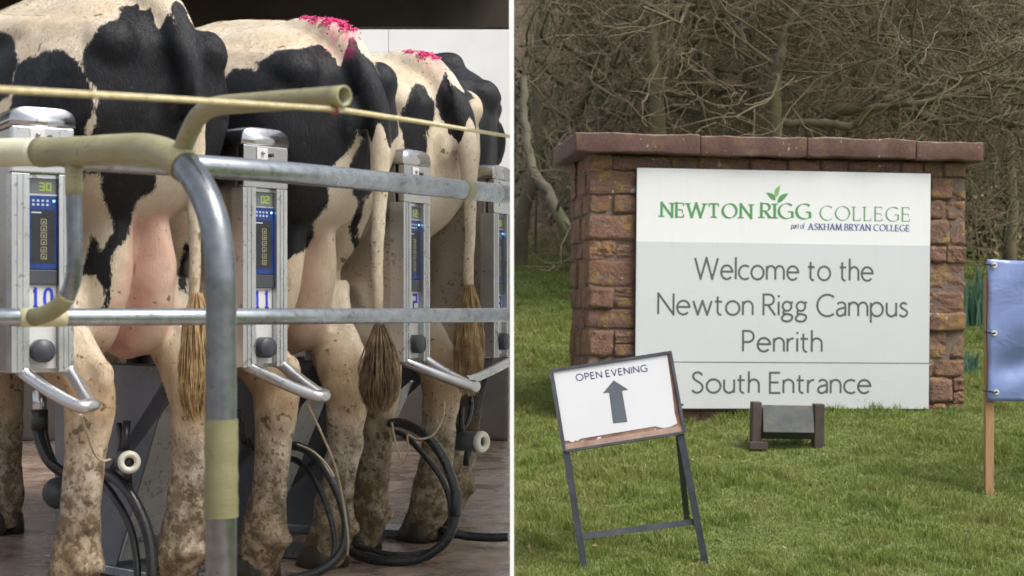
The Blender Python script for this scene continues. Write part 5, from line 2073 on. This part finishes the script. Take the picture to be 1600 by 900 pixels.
TREES = [   # limb lines given as (photo px, photo py, distance), radius at the foot and at the end; bark; label
    ([[(925, 470, 17.0), (910, 405, 17.0), (880, 350, 17.0), (856, 300, 17.1), (832, 262, 17.2), (822, 200, 17.4), (818, 120, 17.6)]], .062, .03, "bark_pale", "pale thin trunk leaning up beside the near end of the stone wall", 1.2),
    ([[(1028, 430, 17.5), (1030, 300, 17.5), (1027, 180, 17.5), (1022, 90, 17.6), (1012, 0, 17.7), (1004, -110, 17.8)], [(1027, 150, 17.5), (1065, 85, 17.4), (1105, 40, 17.2), (1150, -40, 17.1)]], .085, .04, "bark", "dark upright mossy trunk showing above the coping at its pale corner", 2.4),
    ([[(1100, 430, 18.6), (1102, 260, 18.6), (1106, 150, 18.6), (1100, 60, 18.7), (1112, -60, 18.8)], [(1104, 150, 18.6), (1078, 110, 18.5), (1062, 60, 18.4), (1030, -30, 18.3)]], .09, .045, "bark", "grey brown forked trunk above the middle left of the coping", 2.2),
    ([[(1205, 420, 16.2), (1212, 260, 16.2), (1210, 150, 16.2), (1216, 105, 16.2), (1226, 55, 16.2), (1245, 20, 16.2), (1290, -20, 16.2)], [(1222, 190, 16.2), (1290, 192, 16.1), (1335, 195, 16.0), (1362, 170, 15.9), (1440, 160, 15.8), (1520, 140, 15.7), (1560, 124, 15.6), (1640, 128, 15.5)]], .062, .022, "bark", "crooked mossy tree with a long low bough reaching over the coping", 2.0),
    ([[(1262, 440, 17.0), (1275, 230, 16.8), (1300, 178, 16.6), (1352, 168, 16.5), (1382, 156, 16.4), (1420, 172, 16.3), (1470, 190, 16.2), (1530, 186, 16.1), (1600, 200, 16.0)], [(1300, 178, 16.6), (1322, 125, 16.6), (1350, 85, 16.6), (1380, 20, 16.7)]], .070, .025, "bark", "thick green mossed limb arching low over the coping", 1.9),
    ([[(1420, 440, 18.4), (1400, 220, 18.2), (1405, 140, 18.0), (1445, 65, 17.8), (1520, 45, 17.6), (1610, 30, 17.4)], [(1405, 140, 18.0), (1370, 60, 18.0), (1350, -30, 18.1)]], .06, .025, "bark", "slanting olive tree whose bough runs level near the top of the wood", 2.0),
    ([[(1575, 420, 19.0), (1580, 300, 19.0), (1570, 180, 19.0), (1588, 60, 19.0), (1580, -60, 19.0)]], .07, .04, "bark", "straight trunk behind the banner at the edge of the wood", 2.0),
    ([[(812, 440, 20.0), (818, 330, 20.0), (845, 240, 20.0), (838, 120, 20.1), (850, 0, 20.2), (846, -90, 20.3)], [(845, 240, 20.0), (890, 190, 19.8), (925, 130, 19.6), (950, 40, 19.5)]], .08, .04, "bark", "dark trunk nearest the parlour panel at the lawn edge", 2.3),
    ([[(930, 440, 19.5), (940, 240, 19.4), (935, 160, 19.3), (945, 100, 19.2), (925, 40, 19.1), (930, -50, 19.0)], [(936, 160, 19.3), (975, 135, 19.2), (1010, 150, 19.1), (1045, 165, 19.0)]], .055, .022, "bark", "slender tree with a pale hanging branch left of the dark trunk", 1.8),
    ([[(1160, 430, 20.5), (1150, 220, 20.5), (1172, 120, 20.5), (1165, 20, 20.5), (1175, -80, 20.5)]], .075, .04, "bark", "dim trunk deep in the wood over the sign's left half", 2.2),
    ([[(1345, 430, 21.0), (1352, 210, 21.0), (1340, 120, 21.0), (1362, 20, 21.0), (1358, -90, 21.0)]], .075, .04, "bark", "dim trunk deep in the wood over the sign's right half", 2.2),
    ([[(1490, 430, 21.5), (1482, 250, 21.5), (1500, 120, 21.4), (1488, 10, 21.3), (1500, -80, 21.2)]], .07, .04, "bark", "dim trunk deep in the wood behind the wall's shaded end", 2.2),
    ([[(1640, 420, 17.6), (1640, 200, 17.6), (1612, 95, 17.6), (1560, 40, 17.5), (1480, 10, 17.4)]], .08, .03, "bark", "tree standing just past the banner, its boughs leaning back over the wall", 2.0),
]
for limbs, r0, r1, bk, lab, sp in TREES:
    root = empty("tree", (0, 0, 0), 0, lab, "tree", "bare trees behind the stone wall")
    px, py, d = limbs[0][0]
    base = at(px, py, d)
    root.location = (base.x, base.y, lawn_z(base.x, base.y))
    off = np.array(root.location)
    tree_x = off[0]
    tb, tw = Tubes(9), Tubes(4)
    tbb = Tubes(6)
    for li, L in enumerate(limbs):
        pts = [np.array(at(*q)) - off for q in L]
        if li == 0:
            pts[0] = np.array([pts[0][0], pts[0][1], -0.2])
        Ps = smooth_line(pts, 6)
        Ps[1:-1] += tr.normal(0, .012, (len(Ps) - 2, 3))
        ra = r0 * 1.1 if li == 0 else r0 * .75
        tb.add(Ps, ra * (1.15 if li == 0 else 1), r1 * 1.3)
        fork(tbb, tw, Ps[len(Ps) // 5:], r0 * .80, 0, sp, 0.3)
    tb.build("trunk", M[bk], root)
    o = tbb.build("branch", M[bk], root)
    o["kind"] = "stuff"
    o = tw.build("crown", M["twig"], root)
    o["kind"] = "stuff"

# dense thicket of twigs on the bank
tk = Tubes(3)
for k in range(5600):
    y = tr.uniform(20.3, 31)
    hwid = 0.40 * y
    x = tr.uniform(0.15, max(6.5, hwid))
    if x < 0.15 + 1.2 * tr.random() ** 3:
        x += 0.6
    z0 = lawn_z(x, y)
    z = z0 + tr.uniform(0, 1) ** 1.4 * min(4.5, 1.0 + (y - 20) * .8 + 2.0)
    d = np.array([tr.normal(0, 1), tr.normal(0, .5), abs(tr.normal(0, .8)) + .15])
    L = tr.uniform(.5, 1.7)
    P = wander((x, y, z), d, L, 5, .22, 0.02)
    if P[:, 0].min() < 0.05:
        continue
    r = tr.uniform(.004, .011) * (1 + (y - 20) * .04)
    tk.add(P, r, r * .4)
o = tk.build("thicket", M["twig"])
tag(o, "tangle of bare brown twigs filling the wood behind the wall", "thicket", kind="stuff")
sapl = Tubes(4)
for k in range(260):
    y = tr.uniform(20.2, 27)
    x = tr.uniform(0.1, 0.36 * y)
    P = wander((x, y, lawn_z(x, y) - .1), (tr.normal(0, .3), tr.normal(0, .2), 1), tr.uniform(2, 5), 9, .10, 0.03)
    if P[:, 0].min() < 0.07:
        continue
    r = tr.uniform(.012, .03)
    sapl.add(P, r, r * .4)
o = sapl.build("saplings", M["bark"])
tag(o, "thin bare stems crowding the bank of the wood", "undergrowth", kind="stuff")

# evergreen undergrowth: ivy and bramble leaves
t = NT("undergrowth_leaves")
t.set(Base_Color=t.mix(t.attr("tone"), (0.018, 0.036, 0.010), (0.05, 0.075, 0.022)), Roughness=0.5)
M["under"] = t.m


def leaf_field(name, n, fx, size, mat):
    c = fx(n)
    a = rng.normal(0, 1, (n, 3))
    a /= np.linalg.norm(a, axis=1)[:, None]
    bb_ = np.cross(a, rng.normal(0, 1, (n, 3)))
    bb_ /= np.linalg.norm(bb_, axis=1)[:, None]
    s = rng.uniform(*size, n)[:, None]
    v = np.stack([c - a * s, c + bb_ * s * .55, c + a * s, c - bb_ * s * .55], 1).reshape(-1, 3)
    q = np.arange(n * 4).reshape(-1, 4)
    me = fast_mesh(name, v, q, smooth=False)
    at_ = me.attributes.new("tone", "FLOAT", "POINT")
    at_.data.foreach_set("value", np.repeat(rng.random(n), 4).astype(np.float32))
    return link(name, me, mat)


def under_pts(n):
    k = 70
    cx, cy = rng.uniform(0.2, 8.2, k), rng.uniform(20.4, 26, k)
    ch = rng.uniform(.35, 1.3, k) * np.where(cx < 2.6, 1.5, 1.0)
    i = rng.integers(0, k, n)
    x = np.clip(cx[i] + rng.normal(0, .45, n), 0.03, 9)
    y = cy[i] + rng.normal(0, .3, n)
    z = np.array([lawn_z(a, c) for a, c in zip(x, y)]) + rng.random(n) ** 1.3 * ch[i]
    return np.stack([x, y, z], 1)


o = leaf_field("undergrowth", 16000, under_pts, (.025, .055), M["under"])
tag(o, "dark green ivy and bramble leaves low in the wood", "undergrowth", kind="stuff")

t = NT("dead_leaves")
t.set(Base_Color=t.mix(t.attr("tone"), (0.12, 0.08, 0.045), (0.30, 0.21, 0.125)), Roughness=0.8)


def litter_pts(n):
    y = rng.uniform(20.2, 34, n)
    x = rng.uniform(0.05, .38, n) * y
    z = np.array([lawn_z(a, c) for a, c in zip(x, y)]) + .02 + rng.random(n) ** 3 * 1.5
    return np.stack([x, y, z], 1)


o = leaf_field("leaf_litter", 16000, litter_pts, (.03, .06), t.m)
tag(o, "brown fallen leaves on the wooded bank", "leaf litter", kind="stuff")

# ------------------------------------------------------------------ grass
t = NT("grass_blades")
geo = t.n("ShaderNodeNewGeometry")
big = t.noise(0.8, 4, 0.6, vec=geo.outputs["Position"])
tone = t.attr("tone")
col = t.mix(t.ramp(big, [(0.32, 0.0), (0.68, 1.0)]), (0.195, 0.268, 0.048), (0.305, 0.340, 0.098))
col = t.mix(t.ramp(t.noise(3.2, 4, 0.6, vec=geo.outputs["Position"]), [(0.48, 0.0), (0.72, 0.65)]), col, (0.27, 0.245, 0.085))
col = t.mix(t.ramp(t.noise(2.1, 3, 0.6, vec=geo.outputs["Position"]), [(0.28, 0.6), (0.46, 0.0)]), col, (0.085, 0.175, 0.036))
col = t.mix(t.ramp(tone, [(0.0, 0.75), (0.5, 0.0)]), col, (0.065, 0.125, 0.020))
col = t.mix(t.ramp(tone, [(0.80, 0.0), (0.98, 0.9)]), col, (0.34, 0.31, 0.13))
t.set(Base_Color=col, Roughness=0.45)
trn = t.n("ShaderNodeBsdfTranslucent")
t.l(col, trn.inputs[0])
mx = t.n("ShaderNodeMixShader")
mx.inputs[0].default_value = 0.45
t.l(t.b.outputs[0], mx.inputs[1])
t.l(trn.outputs[0], mx.inputs[2])
t.l(mx.outputs[0], t.out.inputs["Surface"])
M["grass"] = t.m


def grass(n):
    # density falls with distance; clumps of taller tufts
    y = 5.6 + (21.6 - 5.6) * rng.random(n) ** 1.25
    x = 0.02 + rng.random(n) * (0.345 * y + 0.3)
    g = np.zeros(n)
    tall = np.zeros(n)
    for s, a in ((0.7, .7), (2.3, .8), (5.5, .8)):
        ph = rng.uniform(0, 6, 4)
        tall += a * np.sin(x * s * 3 + ph[0] + 1.5 * np.sin(y * s * 2 + ph[1])) * np.sin(y * s * 3.3 + ph[2] + 1.2 * np.sin(x * s * 2.4 + ph[3]))
    tall = sstep(-1.0, 1.4, tall)
    # longer round the foot of the wall and in front of the sign
    u = (x - WX0) * math.cos(WA) + (y - WY0) * math.sin(WA)
    v = -(x - WX0) * math.sin(WA) + (y - WY0) * math.cos(WA)
    near = np.exp(-((v + 0.12) / 0.22) ** 2) * ((u > -.3) & (u < uR + .3))
    keep = ~((u > 0.0) & (u < uR) & (v > 0.0) & (v < DEP))
    x, y, tall, near = x[keep], y[keep], tall[keep], near[keep]
    n = len(x)
    z = np.array([lawn_z(a, c) for a, c in zip(x, y)])
    h = (0.013 + 0.046 * tall ** 1.7) * rng.uniform(.6, 1.35, n) * (1 + 0.45 * near * (x > 2.2)) * np.clip(0.75 + y / 30, .8, 1.4)
    w = rng.uniform(.0017, .0034, n) * (0.7 + y / 16)
    a = rng.uniform(0, 2 * np.pi, n)
    lean = rng.uniform(.15, .95, n)
    la = rng.uniform(0, 2 * np.pi, n)
    dx, dy = np.cos(a) * w, np.sin(a) * w
    lx, ly = np.cos(la) * lean * h, np.sin(la) * lean * h
    b0 = np.stack([x - dx, y - dy, z - .004], 1)
    b1 = np.stack([x + dx, y + dy, z - .004], 1)
    m0 = np.stack([x - dx * .75 + lx * .35, y - dy * .75 + ly * .35, z + h * .6], 1)
    m1 = np.stack([x + dx * .75 + lx * .35, y + dy * .75 + ly * .35, z + h * .6], 1)
    tp = np.stack([x + lx, y + ly, z + h], 1)
    vv = np.stack([b0, b1, m1, m0, tp], 1).reshape(-1, 3)
    i = np.arange(n)[:, None] * 5
    q = i + np.array([0, 1, 2, 3])
    t3 = i + np.array([3, 2, 4])
    me = fast_mesh("grass", vv, q, t3, smooth=False)
    at_ = me.attributes.new("tone", "FLOAT", "POINT")
    at_.data.foreach_set("value", np.repeat(rng.random(n), 5).astype(np.float32))
    return me


def lawn_bits(n):
    y = rng.uniform(6, 19, n)
    x = 0.05 + rng.random(n) * (0.33 * y)
    z = np.array([lawn_z(a, c) for a, c in zip(x, y)]) + rng.uniform(.012, .035, n)
    return np.stack([x, y, z], 1)


o = leaf_field("fallen_leaves", 150, lawn_bits, (.010, .026), bpy.data.materials["dead_leaves"])
tag(o, "scattered brown leaves and straw bits lying in the lawn", "fallen leaves", kind="stuff")
o = link("grass", grass(430000), M["grass"])
tag(o, "short green lawn grass round the signs", "grass", kind="stuff")


def leaf_clump(px, py, d, n, hgt, spread, lab):
    p = at(px, py, d)
    r = random.Random(int(px))
    root = empty("daffodil_clump", (p.x, p.y, lawn_z(p.x, p.y) - .01), 0, lab, "plant")
    b = MB()
    for k in range(n):
        a = r.uniform(0, 6.28)
        rad = abs(r.gauss(0, spread))
        x, y = rad * math.cos(a), rad * math.sin(a) * .5
        h = hgt * r.uniform(.6, 1.1)
        lx, ly = r.uniform(-.25, .25) * h, r.uniform(-.2, .2) * h
        w = r.uniform(.006, .010)
        vs = []
        for q in range(5):
            t_ = q / 4
            ww = w * (1 - t_ ** 3 * .85)
            vs += [(x - ww + lx * t_ * t_, y + ly * t_ * t_, h * t_), (x + ww + lx * t_ * t_, y + ly * t_ * t_ + .002, h * t_)]
        b.add(vs, [(2 * q, 2 * q + 1, 2 * q + 3, 2 * q + 2) for q in range(4)])
    o = b.build("leaves", M["daff"], root)
    o["kind"] = "stuff"
    return root


M["daff"] = rough_mat("daffodil_leaves", (0.03, 0.09, 0.055), (0.05, 0.13, 0.075), 8, 0.5, 0, 0)
leaf_clump(1526, 540, 15.5, 130, 0.42, .16, "clump of blue green daffodil leaves behind the shaded end of the wall")
leaf_clump(1519, 590, 13.2, 40, 0.22, .10, "small blue green leaf tuft in the grass by the wall's shaded end")
leaf_clump(1549, 560, 17.5, 60, 0.35, .16, "farther daffodil leaves half hidden behind the blue banner")
